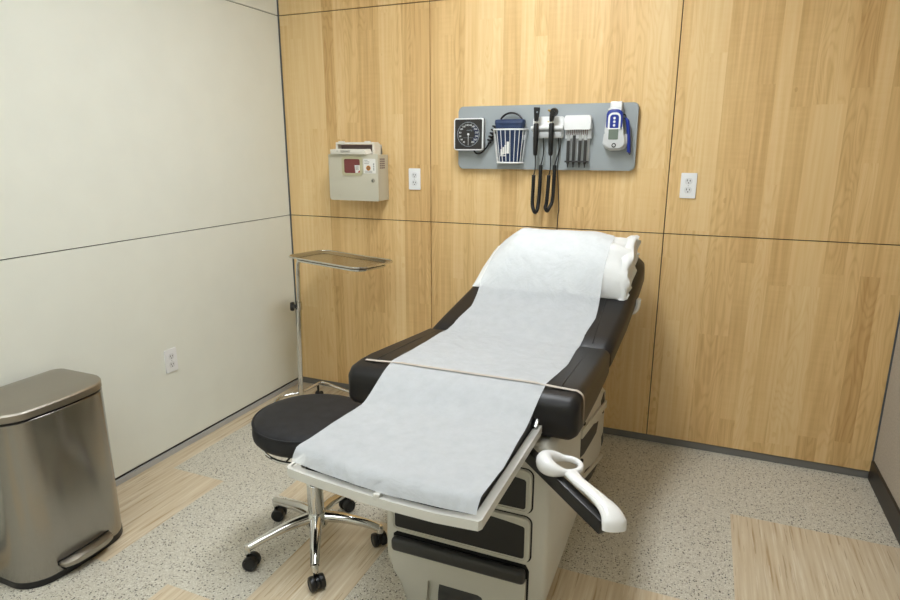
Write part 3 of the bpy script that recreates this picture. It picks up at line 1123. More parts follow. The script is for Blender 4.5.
# pedal: a shallow steel tongue under the front face
py0, py1 = -1.885, -1.690
ped = [(0.325, py0), (0.358, py0), (0.372, py0 + 0.003)]
for k in range(13):
    f = k / 12
    ped.append((0.380 + 0.014 * math.sin(PI * f) ** 0.5, py0 + 0.012 + (py1 - py0 - 0.020) * f))
ped += [(0.374, py1 - 0.002), (0.356, py1), (0.325, py1)]
pb = prism(ped, 0.046, 0.064, 'XY', 0.004, 3)
pd = obj('pedal', pb, 'steel_lid', TC, smooth=50)
slot = []
for k in range(13):
    y = py0 - 0.002 + (py1 - py0 + 0.004) * k / 12
    v = (y - (TY0 + TY1) / 2) / ((TY1 - TY0) / 2)
    slot.append((TX1 + 0.022 * (1 - v * v) + 0.0022, y))
obj('pedal_slot', prism([(0.30, py0 - 0.002)] + slot + [(0.30, py1 + 0.002)], 0.050, 0.0675, 'XY'), 'black_plastic', pd)
obj('pedal_underside', box(0.33, 0.368, py0 + 0.01, py1 - 0.01, 0.030, 0.047), 'black_plastic', pd)

# ------------------------------------------------------------------ instrument stand and tray
PB = Vector((0.213, -0.290, 0))
IS = thing('instrument_stand', 'slim chrome instrument stand with black knob in the room corner', 'instrument stand', tuple(PB))
TH = math.radians(-16)
TCn = Vector((0.542, -0.316, 0.900))
tu, tv = Vector((math.cos(TH), math.sin(TH), 0)), Vector((-math.sin(TH), math.cos(TH), 0))
ptop = Vector((0.257, -0.300, 0.845))
PBz = PB + Vector((0, 0, 0.0))
low = [PB.lerp(ptop, 0.065), PB.lerp(ptop, 0.72)]
obj('outer_pole', tube(low, 0.0150, 18), 'chrome', IS)
pp = [PB.lerp(ptop, 0.68), PB.lerp(ptop, 0.9), ptop - Vector((0.001, 0, 0.012)), ptop + Vector((0.010, -0.001, 0.024)), ptop + Vector((0.035, -0.002, 0.036)), Vector((0.34, -0.300, 0.882))]
obj('inner_pole', tube(smooth_path(pp, 6), 0.0115, 16), 'chrome', IS)
fr = []
for x, y in rrect(-0.255, 0.262, -0.105, 0.105, 0.05, 6):
    fr.append(TCn + tu * x + tv * y + Vector((0, 0, -0.017)))
obj('tray_frame', tube(fr, 0.007, 12, closed=True), 'chrome', IS)
obj('frame_bar', tube([Vector((0.30, -0.302, 0.884)), TCn + tu * 0.265 + Vector((0, 0, -0.0175))], 0.007, 12), 'chrome', IS)
kb = Vector((0.2225, -0.318, 0.685))
kbm = lathe([(0, -0.014), (0.011, -0.014), (0.011, 0.0), (0.024, 0.002), (0.027, 0.010), (0.024, 0.022), (0, 0.024)], (0, 0, 0), 9, 'X')
bmesh.ops.transform(kbm, matrix=Matrix.Translation((0.228, -0.315, 0.607)) @ Matrix.Rotation(PI + 0.5, 4, 'Z'), verts=kbm.verts[:])
obj('height_knob', kbm, 'black_plastic', IS)
obj('pole_clamp', lathe([(0, -0.022), (0.0185, -0.022), (0.0185, 0.022), (0, 0.022)], (PB.lerp(ptop, 0.72).x, PB.lerp(ptop, 0.72).y, PB.lerp(ptop, 0.72).z), 20), 'chrome', IS)
# base tubes on low casters
bt = [Vector((0.280, -0.580, 0.058)), Vector((0.160, -0.460, 0.060)), Vector((0.138, -0.372, 0.062)), Vector((0.175, -0.322, 0.066)), Vector((0.208, -0.290, 0.068)), Vector((0.235, -0.210, 0.078)), Vector((0.258, -0.150, 0.088)), Vector((0.285, -0.142, 0.088)), Vector((0.370, -0.147, 0.075)), Vector((0.480, -0.155, 0.062)), Vector((0.700, -0.200, 0.058))]
obj('base_tube', tube(smooth_path(bt, 6), 0.0095, 14), 'chrome', IS)
for cx, cy, cz in ((0.280, -0.580, 0.058), (0.248, -0.160, 0.088), (0.700, -0.200, 0.058)):
    hb = tube([(cx, cy, 0.03), (cx, cy, cz)], 0.007, 12)
    merge(hb, lathe([(0, -0.006), (0.012, -0.006), (0.012, 0.006), (0, 0.006)], (cx + 0.006, cy, 0.024), 16, 'X'))
    ch = obj('caster', hb, 'black_plastic', IS)
    for s in (-1, 1):
        obj('wheel', lathe([(0, -0.007), (0.017, -0.007), (0.020, -0.003), (0.020, 0.003), (0.017, 0.007), (0, 0.007)], (cx + 0.006 + s * 0.0125, cy, 0.020), 22, 'X'), 'black_plastic', ch)

TR = thing('instrument_tray', 'empty shallow stainless tray resting on the chrome instrument stand', 'tray', tuple(TCn + Vector((0, 0, -0.010))))


def tr_ring(gx, gy, r, z):
    return [TCn + tu * x + tv * y + Vector((0, 0, z)) for x, y in rrect(-gx, gx, -gy, gy, r, 8)]


secs = [tr_ring(0.262, 0.110, 0.045, -0.0085), tr_ring(0.268, 0.115, 0.048, -0.008), tr_ring(0.276, 0.123, 0.056, 0.0015), tr_ring(0.2945, 0.139, 0.066, 0.003)]
secs2 = [tr_ring(0.2945, 0.139, 0.066, 0.0045), tr_ring(0.274, 0.121, 0.055, 0.003), tr_ring(0.266, 0.113, 0.047, -0.0062), tr_ring(0.259, 0.107, 0.043, -0.007)]
tb = loft(secs + secs2)
obj('tray_pan', tb, 'satin_steel', TR, smooth=50)
obj('rolled_rim', tube(tr_ring(0.2945, 0.139, 0.066, 0.0035), 0.0042, 10, closed=True), 'chrome', TR)


# ------------------------------------------------------------------ sharps container cabinet
SH = thing('sharps_container', 'beige locking sharps disposal box with red window mounted on maple wall', 'sharps box', (0.535, -0.06, 1.20))
ob_ = [(0.384, 1.198), (0.676, 1.198), (0.684, 1.206), (0.684, 1.448), (0.384, 1.448)]
cab = obj('cabinet', prism([(0.388, 1.200), (0.682, 1.200), (0.682, 1.446), (0.388, 1.446)], -0.112, -0.0002, 'XZ', 0.004), 'sharps_beige', SH)
door = obj('door', prism(rrect(0.380, 0.690, 1.199, 1.449, (0.012, 0.006, 0.006, 0.004)), -0.134, -0.112, 'XZ', 0.005, 3), 'sharps_beige', SH)
for zz in (1.22, 1.26, 1.30, 1.375, 1.41, 1.43):
    obj('hinge', tube([(0.379, -0.120, zz - 0.009), (0.379, -0.120, zz + 0.009)], 0.004, 10), 'mauve_grey', door)
obj('window_frame', ring_prism(rrect(0.467, 0.595, 1.334, 1.436, 0.016), rrect(0.481, 0.581, 1.348, 1.423, 0.009), -0.139, -0.131, 'XZ'), 'sharps_frame', door)
win = obj('window_pane', prism(rrect(0.480, 0.582, 1.347, 1.424, 0.009), -0.1352, -0.132, 'XZ'), 'sharps_red', door)
st = obj('sticker', prism([(0.551, 1.349), (0.580, 1.349), (0.580, 1.390), (0.547, 1.390)], -0.1362, -0.1350, 'XZ'), 'label_white', win)
bm = bmesh.new()
for k in range(4):
    merge(bm, box(0.552, 0.572, -0.1366, -0.1361, 1.384 - k * 0.006, 1.386 - k * 0.006))
obj('print', bm, 'label_ink', st)
obj('warning_dot', prism([(0.566, 1.351), (0.579, 1.351), (0.579, 1.362), (0.572, 1.360)], -0.1367, -0.1360, 'XZ'), 'red', st)
lb = obj('warning_label', prism(rrect(0.602, 0.676, 1.347, 1.425, 0.003), -0.1352, -0.133, 'XZ'), 'label_white', door)
obj('hazard_symbol', lathe([(0, -0.0006), (0.0135, -0.0006), (0.0135, 0), (0, 0)], (0.632, -0.1352, 1.376), 28, 'Y'), 'orange', lb)
bm = ring_prism([(0.632 + 0.0075 * math.cos(a), 1.376 + 0.0075 * math.sin(a)) for a in [2 * PI * k / 20 for k in range(20)]], [(0.632 + 0.0045 * math.cos(a), 1.376 + 0.0045 * math.sin(a)) for a in [2 * PI * k / 20 for k in range(20)]], -0.1363, -0.1356)
for k in range(3):
    a = PI / 2 + k * 2 * PI / 3
    merge(bm, lathe([(0, -0.0007), (0.003, -0.0007), (0.003, 0), (0, 0)], (0.632 + 0.0066 * math.cos(a), -0.1357, 1.376 + 0.0066 * math.sin(a)), 12, 'Y'))
obj('symbol_print', bm, 'label_ink', lb)
bm = bmesh.new()
for k, (x0, x1) in enumerate(((0.608, 0.628), (0.607, 0.640), (0.608, 0.636))):
    merge(bm, box(x0, x1, -0.1358, -0.1351, 1.416 - k * 0.009, 1.418 - k * 0.009))
obj('label_heading', bm, 'label_ink', lb)
bm = bmesh.new()
for k in range(7):
    merge(bm, box(0.662, 0.669, -0.1358, -0.1351, 1.362 + k * 0.006, 1.3645 + k * 0.006 + (0.0015 if k % 2 else 0)))
obj('side_print', bm, 'label_ink', lb)
bm = bmesh.new()
for k in range(3):
    merge(bm, box(0.610, 0.655, -0.1358, -0.1351, 1.352 + k * 0.004, 1.3532 + k * 0.004))
obj('label_text', bm, 'label_ink', lb)
lk = obj('lock', lathe([(0, -0.008), (0.008, -0.008), (0.010, -0.005), (0.012, 0.0), (0, 0)], (0.657, -0.1335, 1.309), 24, 'Y'), 'satin_steel', door)
obj('keyhole', box(0.655, 0.660, -0.1425, -0.1413, 1.303, 1.315), 'black_plastic', lk)
obj('embossed_panel', ring_prism(rrect(0.392, 0.446, 1.214, 1.232, 0.002, 2), rrect(0.394, 0.444, 1.216, 1.230, 0.002, 2), -0.1348, -0.133), 'sharps_beige', door)
# side vent on the face towards the room
bm = bmesh.new()
for r in range(5):
    for c in range(3):
        y = -0.102 + c * 0.021
        z = 1.372 + r * 0.0115
        merge(bm, box(0.6805, 0.6828, y, y + 0.016, z, z + 0.008))
obj('side_vent', bm, 'mauve_grey', cab)
# drop-in tray hood on top
hood = bmesh.new()
merge(hood, prism([(-0.100, 1.446), (-0.012, 1.446), (-0.012, 1.470), (-0.03, 1.500), (-0.055, 1.512), (-0.072, 1.512), (-0.072, 1.500), (-0.100, 1.500)], 0.640, 0.652, 'YZ'))
merge(hood, prism([(-0.100, 1.446), (-0.012, 1.446), (-0.012, 1.470), (-0.03, 1.500), (-0.055, 1.512), (-0.072, 1.512), (-0.072, 1.500), (-0.100, 1.500)], 0.409, 0.420, 'YZ'))
merge(hood, box(0.409, 0.652, -0.100, -0.070, 1.500, 1.512, 0.002, 2))
merge(hood, box(0.409, 0.652, -0.030, -0.012, 1.446, 1.498, 0.002, 2))
hd = obj('drop_tray', hood, 'sharps_white', SH)
obj('tray_well', box(0.420, 0.641, -0.060, -0.030, 1.447, 1.499), 'mauve_grey', hd)
for xx in (0.425, 0.590):
    obj('tray_tab', box(xx, xx + 0.03, -0.098, -0.075, 1.511, 1.518, 0.002, 2), 'sharps_white', hd)
fl = obj('tray_flap', hexa([(0.404, -0.150, 1.448), (0.632, -0.150, 1.448), (0.640, -0.098, 1.452), (0.409, -0.098, 1.452), (0.404, -0.152, 1.474), (0.616, -0.152, 1.474), (0.628, -0.098, 1.476), (0.409, -0.098, 1.476)], 0.002, 2), 'sharps_white', hd)
bm = bmesh.new()
for x0, x1, z in ((0.446, 0.454, 1.465), (0.470, 0.532, 1.466), (0.472, 0.528, 1.460)):
    merge(bm, box(x0, x1, -0.1530, -0.1505, z - 0.001, z + 0.001))
obj('flap_text', bm, 'label_ink', fl)


# ------------------------------------------------------------------ outlets
def outlet(cx, cz, wall, label):
    cy = 0.0
    loc = (cx, -0.0001, cz) if wall == 'back' else (0.0001, cx, cz)
    t = thing('wall_outlet', label, 'outlet', loc, 'duplex wall outlets')
    W, H = 0.0345, 0.0575

    def put(name, bm, mat, par):
        # built around the origin facing -y, then turned for its wall
        if wall == 'left':
            bmesh.ops.transform(bm, matrix=Matrix.Rotation(PI / 2, 4, 'Z'), verts=bm.verts[:])
        bmesh.ops.translate(bm, verts=bm.verts[:], vec=loc)
        return obj(name, bm, mat, par)
    pl = put('plate', prism(rrect(-W, W, -H, H, 0.003), -0.0065, 0.0, 'XZ', 0.003, 3), 'outlet_white', t)
    for s in (-1, 1):
        z = s * 0.0205
        pts = [(0.0165 * math.cos(a), z + max(-0.0145, min(0.0145, 0.0175 * math.sin(a)))) for a in [2 * PI * k / 36 for k in range(36)]]
        r = put('receptacle', prism(pts, -0.0080, -0.005, 'XZ', 0.0008, 1), 'outlet_face', t)
        for q in (-1, 1):
            put('slot', box(q * 0.0065 - 0.0014, q * 0.0065 + 0.0014, -0.0083, -0.0075, z - 0.001, z + (0.0075 if q < 0 else 0.006)), 'dark_gap', r)
        put('ground_hole', lathe([(0, -0.0003), (0.0025, -0.0003), (0.0025, 0.0006), (0, 0.0006)], (0, -0.008, z - 0.008), 12, 'Y'), 'dark_gap', r)
    put('screw', lathe([(0, -0.0012), (0.003, -0.0012), (0.003, 0.0006), (0, 0.0006)], (0, -0.0066, 0), 14, 'Y'), 'plastic_grey_white', t)


outlet(0.845, 1.316, 'back', 'white wall outlet on maple panel beside the beige sharps box')
outlet(2.250, 1.313, 'back', 'white wall outlet on maple panel beyond the grey diagnostic board')
outlet(-1.004, 0.478, 'left', 'white wall outlet low on the cream wall near the trash can')

# ------------------------------------------------------------------ diagnostic board and its instruments
BX0, BX1, BZ0, BZ1 = 1.113, 2.006, 1.377, 1.687
BF = -0.030
bd = obj('diagnostic_board', prism(rrect(BX0, BX1, BZ0, BZ1, 0.022), BF, -0.0002, 'XZ', 0.007, 3), 'board_grey', loc=(1.56, -0.001, 1.377))
tag(bd, 'long grey wall board holding diagnostic instruments above the exam table', 'wall board')

# pressure gauge
gx, gz = 1.185, 1.549
gw = 0.079
GA = thing('pressure_gauge', 'square black blood pressure gauge with white rim at the board edge', 'gauge', (gx, BF, gz))
obj('gauge_case', prism(rrect(gx - gw, gx + gw, gz - gw, gz + gw, 0.010), -0.074, BF + 0.0003, 'XZ', 0.006, 3), 'plastic_white', GA)
fc = obj('dial_face', prism(rrect(gx - gw + 0.006, gx + gw - 0.006, gz - gw + 0.006, gz + gw - 0.006, 0.006), -0.0752, -0.072, 'XZ', 0.0006, 1), 'gauge_face', GA)


def circ(r, n=60):
    return [(gx + r * math.cos(2 * PI * k / n), gz + r * math.sin(2 * PI * k / n)) for k in range(n)]


obj('dial_ring', ring_prism(circ(0.061), circ(0.0585), -0.0758, -0.075), 'gauge_ring', fc)
obj('dial_sector', prism([(gx + 0.057 * math.cos(a), gz + 0.057 * math.sin(a)) for a in [math.radians(55 - 110 * k / 24) for k in range(25)]] + [(gx + 0.034 * math.cos(a), gz + 0.034 * math.sin(a)) for a in [math.radians(-55 + 110 * k / 24) for k in range(25)]], -0.0756, -0.075), 'gauge_blue', fc)
bm = bmesh.new()
for k in range(14):
    a = math.radians(238 - k * (296 / 13))
    merge(bm, text_bm(str(20 + 20 * k), 0.0120, (gx + 0.0455 * math.cos(a), -0.0757, gz + 0.0455 * math.sin(a))))
obj('dial_numerals', bm, 'gauge_mark', fc, smooth=0)
bm = bmesh.new()
for k in range(71):
    a = math.radians(246 - k * (312 / 70))
    d = Vector((math.cos(a), 0, math.sin(a)))
    w = Vector((-d.z, 0, d.x)) * 0.0004
    c = Vector((gx, -0.0758, gz))
    r0 = 0.0545 if k % 5 == 0 else 0.056
    q = [c + d * r0 - w, c + d * 0.058 - w, c + d * 0.058 + w, c + d * r0 + w]
    bm.faces.new([bm.verts.new(p) for p in q])
obj('dial_ticks', bm, 'gauge_mark', fc, smooth=0)
bm = lathe([(0, -0.003), (0.0055, -0.003), (0.0055, 0.0), (0, 0.0)], (gx, -0.0755, gz), 20, 'Y')
merge(bm, prism([(gx - 0.0012, gz), (gx + 0.0012, gz), (gx + 0.0006, gz - 0.055), (gx - 0.0006, gz - 0.055)], -0.0775, -0.0768))
obj('needle', bm, 'gauge_mark', fc)
bm = box(gx - 0.026, gx + 0.026, -0.0757, -0.0752, gz - 0.018, gz - 0.0165)
obj('dial_line', bm, 'gauge_ring', fc, smooth=0)
bm = bmesh.new()
merge(bm, text_bm('mmHg', 0.011, (gx + 0.006, -0.0757, gz + 0.020)))
obj('dial_print', bm, 'gauge_ring', fc, smooth=0)
obj('case_edge', ring_prism(rrect(gx - gw - 0.001, gx + gw + 0.001, gz - gw - 0.001, gz + gw + 0.001, 0.011), rrect(gx - gw + 0.002, gx + gw - 0.002, gz - gw + 0.002, gz + gw - 0.002, 0.009), -0.058, -0.046), 'black_plastic', GA)
# coiled hose from the gauge to the cuff basket
hose = smooth_path([(gx + 0.02, -0.050, gz - 0.078), (gx + 0.035, -0.052, gz - 0.094), (gx + 0.06, -0.052, gz - 0.092), (gx + 0.085, -0.050, gz - 0.070), (gx + 0.10, -0.048, gz - 0.048)], 6)
a0, a1 = Vector(hose[-1]), Vector((1.326, -0.056, 1.600))
dd = (a1 - a0).normalized()
s1 = dd.cross(Vector((0, 1, 0))).normalized()
s2 = dd.cross(s1)
turns = 6
for k in range(1, turns * 12 + 1):
    f = k / (turns * 12)
    r = 0.012 * min(1, 6 * f, 6 * (1 - f) + 0.2)
    an = f * turns * 2 * PI
    hose.append(a0.lerp(a1, f) + s1 * r * math.cos(an) + s2 * r * math.sin(an))
obj('coiled_hose', tube(hose, 0.0042, 8), 'black_plastic', GA)

# wire basket
BK = thing('wire_basket', 'white wire basket on the grey board holding the blue cuff', 'basket', (1.400, BF, 1.41))


def bask(z, n=33):
    f = (z - 1.408) / (1.570 - 1.408)
    hw = 0.066 + 0.020 * f
    dp = 0.060 + 0.022 * f
    xc = 1.4005
    return [Vector((xc - hw * math.cos(PI * k / (n - 1)), BF - 0.004 - dp * (math.sin(PI * k / (n - 1)) ** 0.6), z)) for k in range(n)]


def rim(z, r, name):
    p = bask(z)
    obj(name, tube(p + [Vector((p[-1].x, BF - 0.004, z)), Vector((p[0].x, BF - 0.004, z))], r, 8, closed=True), 'plastic_white', BK)


rim(1.570, 0.0038, 'top_rim')
rim(1.410, 0.0038, 'bottom_rim')
pt_, pb_ = bask(1.570), bask(1.410)
for k in range(0, 33, 3):
    obj('wire', tube([pb_[k], pt_[k]], 0.0018, 6), 'plastic_white', BK)
for f in (0.25, 0.5, 0.75):
    k = int(32 * f)
    obj('floor_wire', tube([pb_[k], Vector((pb_[k].x, BF - 0.002, 1.410))], 0.0019, 6), 'plastic_white', BK)
obj('mount_bar', box(1.33, 1.47, BF - 0.006, BF + 0.0003, 1.52, 1.545, 0.001, 1), 'plastic_white', BK)

# blue cuff
CU = thing('blood_pressure_cuff', 'folded navy blue blood pressure cuff standing in the wire basket', 'cuff', (1.40, -0.06, 1.414))


def cuff_sec(z, hw, y0, y1, ph):
    out = []
    for x, y in rrect(-hw, hw, y0, y1, 0.010, 4):
        w = 0.0035 * noise.noise(Vector((x * 22 + ph, z * 16, y * 20)))
        out.append((1.4005 + x + w, y + w * 1.6, z))
    return out


secs = [cuff_sec(1.4145, 0.052, -0.079, -0.043, 0), cuff_sec(1.44, 0.057, -0.083, -0.040, 0), cuff_sec(1.50, 0.062, -0.085, -0.039, 0.3), cuff_sec(1.56, 0.066, -0.088, -0.038, 0.6), cuff_sec(1.588, 0.070, -0.089, -0.039, 0.9), cuff_sec(1.606, 0.074, -0.085, -0.040, 1.1), cuff_sec(1.617, 0.073, -0.078, -0.043, 1.4), cuff_sec(1.619, 0.064, -0.070, -0.050, 1.4)]
cf = obj('cuff_wrap', loft(secs), 'cuff_blue', CU, smooth=50)
bm = hexa([(1.372, -0.0885, 1.585), (1.436, -0.0895, 1.585), (1.436, -0.082, 1.585), (1.372, -0.082, 1.585), (1.336, -0.091, 1.604), (1.470, -0.0915, 1.6), (1.466, -0.075, 1.622), (1.336, -0.075, 1.619)], 0.003, 2)
obj('cuff_flap', bm, 'cuff_blue', cf)
bm = box(1.393, 1.405, -0.0885, -0.084, 1.455, 1.512)
for k in range(3):
    merge(bm, box(1.362 + k * 0.010, 1.369 + k * 0.010, -0.0865, -0.083, 1.448 + k * 0.002, 1.476 + k * 0.010))
merge(bm, box(1.360, 1.39, -0.0865, -0.083, 1.442, 1.446))
obj('cuff_print', bm, 'label_white', cf)
obj('air_tube', tube(smooth_path([(1.350, -0.060, 1.60), (1.355, -0.056, 1.627), (1.380, -0.052, 1.646), (1.410, -0.050, 1.650), (1.440, -0.052, 1.640), (1.458, -0.056, 1.622), (1.462, -0.060, 1.60)], 6), 0.005, 10), 'black_plastic', CU)

# charging cradle
CR = thing('charging_cradle', 'white charging cradle on the grey board holding two black handpieces', 'charger', (1.59, BF, 1.53))
cbm = prism(rrect(1.515, 1.666, 1.528, 1.630, (0.008, 0.008, 0.012, 0.012)), -0.052, BF + 0.0003, 'XZ', 0.005, 3)
body = obj('cradle_body', cbm, 'plastic_white', CR)
obj('cradle_shelf', hexa([(1.510, -0.082, 1.570), (1.670, -0.082, 1.570), (1.666, -0.050, 1.560), (1.515, -0.050, 1.560), (1.510, -0.082, 1.584), (1.670, -0.082, 1.584), (1.666, -0.050, 1.588), (1.515, -0.050, 1.588)], 0.003, 2), 'plastic_white', CR)
obj('lower_lip', hexa([(1.520, -0.066, 1.529), (1.662, -0.066, 1.529), (1.662, -0.050, 1.529), (1.520, -0.050, 1.529), (1.520, -0.074, 1.556), (1.662, -0.074, 1.556), (1.662, -0.050, 1.56), (1.520, -0.050, 1.56)], 0.003, 2), 'plastic_grey_white', CR)
obj('indicator_light', lathe([(0, -0.0015), (0.003, -0.0015), (0.003, 0), (0, 0)], (1.590, -0.0518, 1.606), 12, 'Y'), 'yellow_dot', CR)
pc = smooth_path([(1.652, -0.045, 1.53), (1.652, -0.036, 1.50), (1.642, -0.034, 1.42), (1.640, -0.030, 1.37), (1.643, -0.012, 1.30), (1.650, -0.008, 1.18), (1.646, -0.008, 1.10), (1.650, -0.008, 0.60), (1.650, -0.008, 0.20), (1.652, -0.010, 0.02)], 6)
obj('power_cord', tube(pc, 0.0022, 6), 'charcoal', CR)


def handset(x, kind, label, cx_low, z_low):
    t = thing(kind, label, kind, (x, -0.078, 1.45))
    yc = -0.0935
    h = obj('handle', lathe([(0, 1.446), (0.008, 1.446), (0.0105, 1.456), (0.0115, 1.49), (0.0125, 1.53), (0.0125, 1.592), (0.010, 1.597), (0, 1.597)], (x, yc, 0), 24), 'black_plastic', t)
    obj('collar', lathe([(0, 1.596), (0.0085, 1.596), (0.0085, 1.606), (0, 1.606)], (x, yc, 0), 20), 'chrome', t)
    if kind == 'ophthalmoscope':
        hd_ = obj('head', hexa([(x - 0.010, yc - 0.008, 1.605), (x + 0.010, yc - 0.008, 1.605), (x + 0.010, yc + 0.008, 1.605), (x - 0.010, yc + 0.008, 1.605), (x - 0.013, yc - 0.012, 1.672), (x + 0.017, yc - 0.012, 1.670), (x + 0.017, yc + 0.010, 1.670), (x - 0.013, yc + 0.010, 1.672)], 0.005, 3), 'black_plastic', t)
        obj('lens', lathe([(0, -0.001), (0.0045, -0.001), (0.0045, 0.001), (0, 0.001)], (x + 0.006, yc - 0.012, 1.648), 16, 'Y'), 'gauge_ring', hd_)
    else:
        hb = smooth_path([(x - 0.002, yc, 1.603), (x, yc, 1.622), (x + 0.004, yc, 1.640), (x + 0.014, yc, 1.652)], 4)
        bm = tube(hb, [0.009 + 0.009 * k / (len(hb) - 1) for k in range(len(hb))], 14)
        merge(bm, lathe([(0, -0.014), (0.016, -0.014), (0.020, -0.004), (0.020, 0.006), (0.016, 0.014), (0, 0.015)], (x + 0.009, yc, 1.647), 24, 'Y'))
        hd_ = obj('head', bm, 'black_plastic', t)
        obj('ear_tip', tube([(x - 0.004, yc - 0.002, 1.650), (x - 0.014, yc - 0.003, 1.655), (x - 0.020, yc - 0.003, 1.657)], [0.008, 0.005, 0.003], 12), 'brass', hd_)
    # cord: thin lead, then a thick coiled loop back up to the cradle
    lead = smooth_path([(x, yc, 1.448), (x + 0.001, yc + 0.005, 1.41), (x - 0.002, yc + 0.012, 1.375), (x - 0.008, yc + 0.016, 1.352)], 5)
    xb = cx_low
    hx = x - 0.008 if kind == 'ophthalmoscope' else x - 0.012
    rx = x + (0.018 if kind == 'ophthalmoscope' else 0.012)
    loop = smooth_path([(x - 0.008, yc + 0.016, 1.352), (x - 0.010, yc + 0.020, 1.30), (hx - 0.004, yc + 0.022, 1.215), (xb - 0.010, yc + 0.022, z_low + 0.016), (xb, yc + 0.024, z_low), (xb + 0.010, yc + 0.026, z_low + 0.016), (rx, yc + 0.030, 1.23), (rx + 0.002, yc + 0.034, 1.31), (rx + 0.003, yc + 0.036, 1.40)], 14)
    up_ = smooth_path([(rx + 0.003, yc + 0.036, 1.40), (rx + 0.010, yc + 0.036, 1.43), (x + 0.032, yc + 0.036, 1.47), (x + 0.028, yc + 0.035, 1.532)], 5)
    obj('lead', tube(lead, 0.0028, 8), 'black_plastic', h)
    obj('coiled_cord', tube(loop, [0.0085 + 0.0012 * (k % 2) for k in range(len(loop))], 10), 'black_plastic', t)
    obj('lead', tube(up_, 0.0028, 8), 'black_plastic', h)


handset(1.5415, 'ophthalmoscope', 'black slim-headed ophthalmoscope with coiled cord hanging beside the blue cuff basket', 1.545, 1.168)
handset(1.617, 'otoscope', 'black round-headed otoscope with brass tip hanging beside the ear tip dispenser', 1.606, 1.178)

# ear tip dispenser
SD = thing('ear_tip_dispenser', 'white dispenser with stacks of dark ear tips on the grey board', 'dispenser', (1.735, BF, 1.40))
obj('dispenser_box', prism(rrect(1.674, 1.800, 1.566, 1.632, (0.004, 0.004, 0.012, 0.012)), -0.082, BF + 0.0003, 'XZ', 0.006, 3), 'plastic_white', SD)
rk = obj('rack', box(1.676, 1.802, -0.060, BF + 0.0003, 1.525, 1.568, 0.003, 2), 'plastic_grey_white', SD)
bm = bmesh.new()
for k in range(12):
    merge(bm, box(1.684 + k * 0.0088, 1.6875 + k * 0.0088, -0.0622, -0.0595, 1.542, 1.566))
obj('rack_slits', bm, 'mauve_grey', rk)
obj('backplate', box(1.683, 1.793, -0.042, BF + 0.0003, 1.412, 1.530, 0.004, 2), 'plastic_grey_white', SD)
for k, (x, ht) in enumerate(((1.6945, 1.516), (1.7215, 1.540), (1.7505, 1.516), (1.7765, 1.518))):
    tb = obj('tube', lathe([(0, 1.418), (0.0112, 1.418), (0.0112, 1.545), (0.009, 1.545), (0, 1.543)], (x, -0.052, 0), 18), 'specula_clear', SD)
    obj('ear_tips', lathe([(0, 1.390), (0.0025, 1.390), (0.0035, 1.402), (0.0065, 1.410), (0.0082, 1.420), (0.0082, ht), (0, ht)], (x, -0.0575, 0), 16), 'charcoal', tb)
obj('stop_bar', box(1.681, 1.793, -0.070, -0.040, 1.414, 1.422, 0.002, 1), 'charcoal', SD)

# thermometer
TM = thing('thermometer', 'grey and blue digital thermometer with corded probe on the grey board', 'thermometer', (1.91, BF, 1.47))
o = [(1.866, 1.502), (1.876, 1.486), (1.893, 1.478), (1.934, 1.478), (1.952, 1.486), (1.962, 1.502), (1.958, 1.540), (1.945, 1.560), (1.940, 1.655), (1.932, 1.662), (1.884, 1.662), (1.876, 1.655), (1.871, 1.560), (1.864, 1.540)]
cr = obj('wall_holder', prism([(1.856, 1.503), (1.870, 1.480), (1.892, 1.470), (1.934, 1.470), (1.958, 1.480), (1.972, 1.503), (1.968, 1.545), (1.860, 1.545)], -0.070, BF + 0.0003, 'XZ', 0.008, 3), 'plastic_grey_white', TM)
dv = obj('device_body', prism(o, -0.086, -0.034, 'XZ', 0.006, 3), 'plastic_grey_white', TM)
obj('blue_hood', prism(rrect(1.872, 1.944, 1.572, 1.654, (0.004, 0.004, 0.022, 0.022)), -0.0885, -0.040, 'XZ', 0.004, 2), 'thermo_blue', TM)
obj('collar_trim', ring_prism(rrect(1.880, 1.937, 1.566, 1.640, (0.004, 0.004, 0.022, 0.022)), rrect(1.8885, 1.9285, 1.571, 1.631, (0.003, 0.003, 0.014, 0.014)), -0.0900, -0.086), 'plastic_white', TM)
kp = obj('keypad', prism(rrect(1.8885, 1.9285, 1.568, 1.632, (0.003, 0.003, 0.012, 0.012)), -0.0895, -0.086, 'XZ', 0.001, 1), 'thermo_blue', TM)
for k in range(3):
    obj('button', lathe([(0, -0.002), (0.005, -0.002), (0.006, 0), (0, 0)], (1.9085, -0.0893, 1.583 + k * 0.016), 16, 'Y'), 'plastic_white', kp)
obj('screen', prism(rrect(1.885, 1.929, 1.520, 1.566, 0.003), -0.0875, -0.085, 'XZ', 0.0006, 1), 'lcd', TM)
bz = obj('round_button', lathe([(0, -0.002), (0.0085, -0.002), (0.0105, 0), (0, 0)], (1.912, -0.0858, 1.494), 22, 'Y'), 'black_plastic', TM)
obj('button_cap', lathe([(0, -0.0012), (0.005, -0.0012), (0.0058, 0), (0, 0)], (1.912, -0.0878, 1.494), 16, 'Y'), 'plastic_grey_white', bz)
obj('probe_covers_box', box(1.884, 1.936, -0.074, -0.034, 1.655, 1.690, 0.004, 2), 'plastic_white', TM)
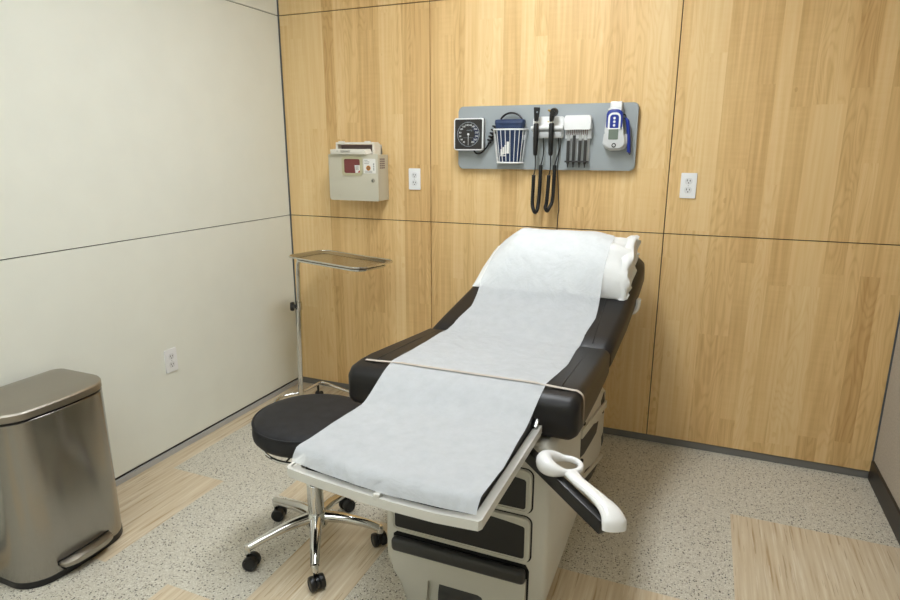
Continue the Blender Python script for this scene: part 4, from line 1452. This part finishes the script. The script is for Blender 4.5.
obj('probe', tube(smooth_path([(1.952, -0.060, 1.618), (1.964, -0.060, 1.60), (1.972, -0.060, 1.55), (1.976, -0.060, 1.50), (1.978, -0.060, 1.468), (1.977, -0.060, 1.462)], 5), [0.006] * 4 + [0.0085] * 18 + [0.010] * 3 + [0.006], 14), 'thermo_blue', TM)
obj('probe_cord', tube(smooth_path([(1.938, -0.066, 1.628), (1.950, -0.070, 1.632), (1.956, -0.064, 1.622), (1.955, -0.060, 1.61)], 5), 0.003, 8), 'black_plastic', TM)
obj('cord_tail', tube(smooth_path([(1.977, -0.058, 1.463), (1.983, -0.050, 1.452), (1.984, -0.040, 1.470), (1.980, -0.034, 1.50)], 5), 0.0018, 6), 'black_plastic', TM)
obj('latch', box(1.936, 1.946, -0.086, -0.05, 1.562, 1.574, 0.002, 1), 'black_plastic', TM)

# ------------------------------------------------------------------ camera, world, view
cam = bpy.data.cameras.new('camera')
cam.sensor_fit = 'HORIZONTAL'
cam.sensor_width = 36
cam.lens = 609.74 / 900 * 36
cam.clip_start = 0.02
co = bpy.data.objects.new('camera', cam)
COL.objects.link(co)
yaw, pitch, roll = -0.3923, 0.2429, 0.0012
fwd = Vector((math.sin(yaw) * math.cos(pitch), math.cos(yaw) * math.cos(pitch), -math.sin(pitch)))
right = Vector((math.cos(yaw), -math.sin(yaw), 0))
upv = right.cross(fwd)
r2 = right * math.cos(roll) + upv * math.sin(roll)
u2 = -right * math.sin(roll) + upv * math.cos(roll)
mw = Matrix((r2, u2, -fwd)).transposed().to_4x4()
mw.translation = Vector((2.3275, -3.0779, 1.4768))
co.matrix_world = mw
SC.camera = co

w = bpy.data.worlds.new('world')
SC.world = w
w.use_nodes = True
w.node_tree.nodes['Background'].inputs[0].default_value = (0.5, 0.5, 0.5, 1)
w.node_tree.nodes['Background'].inputs[1].default_value = 0.2

SC.view_settings.view_transform = 'Standard'
SC.view_settings.look = 'None'
SC.view_settings.exposure = -0.03
SC.view_settings.gamma = 1.0
SC.view_settings.use_curve_mapping = False
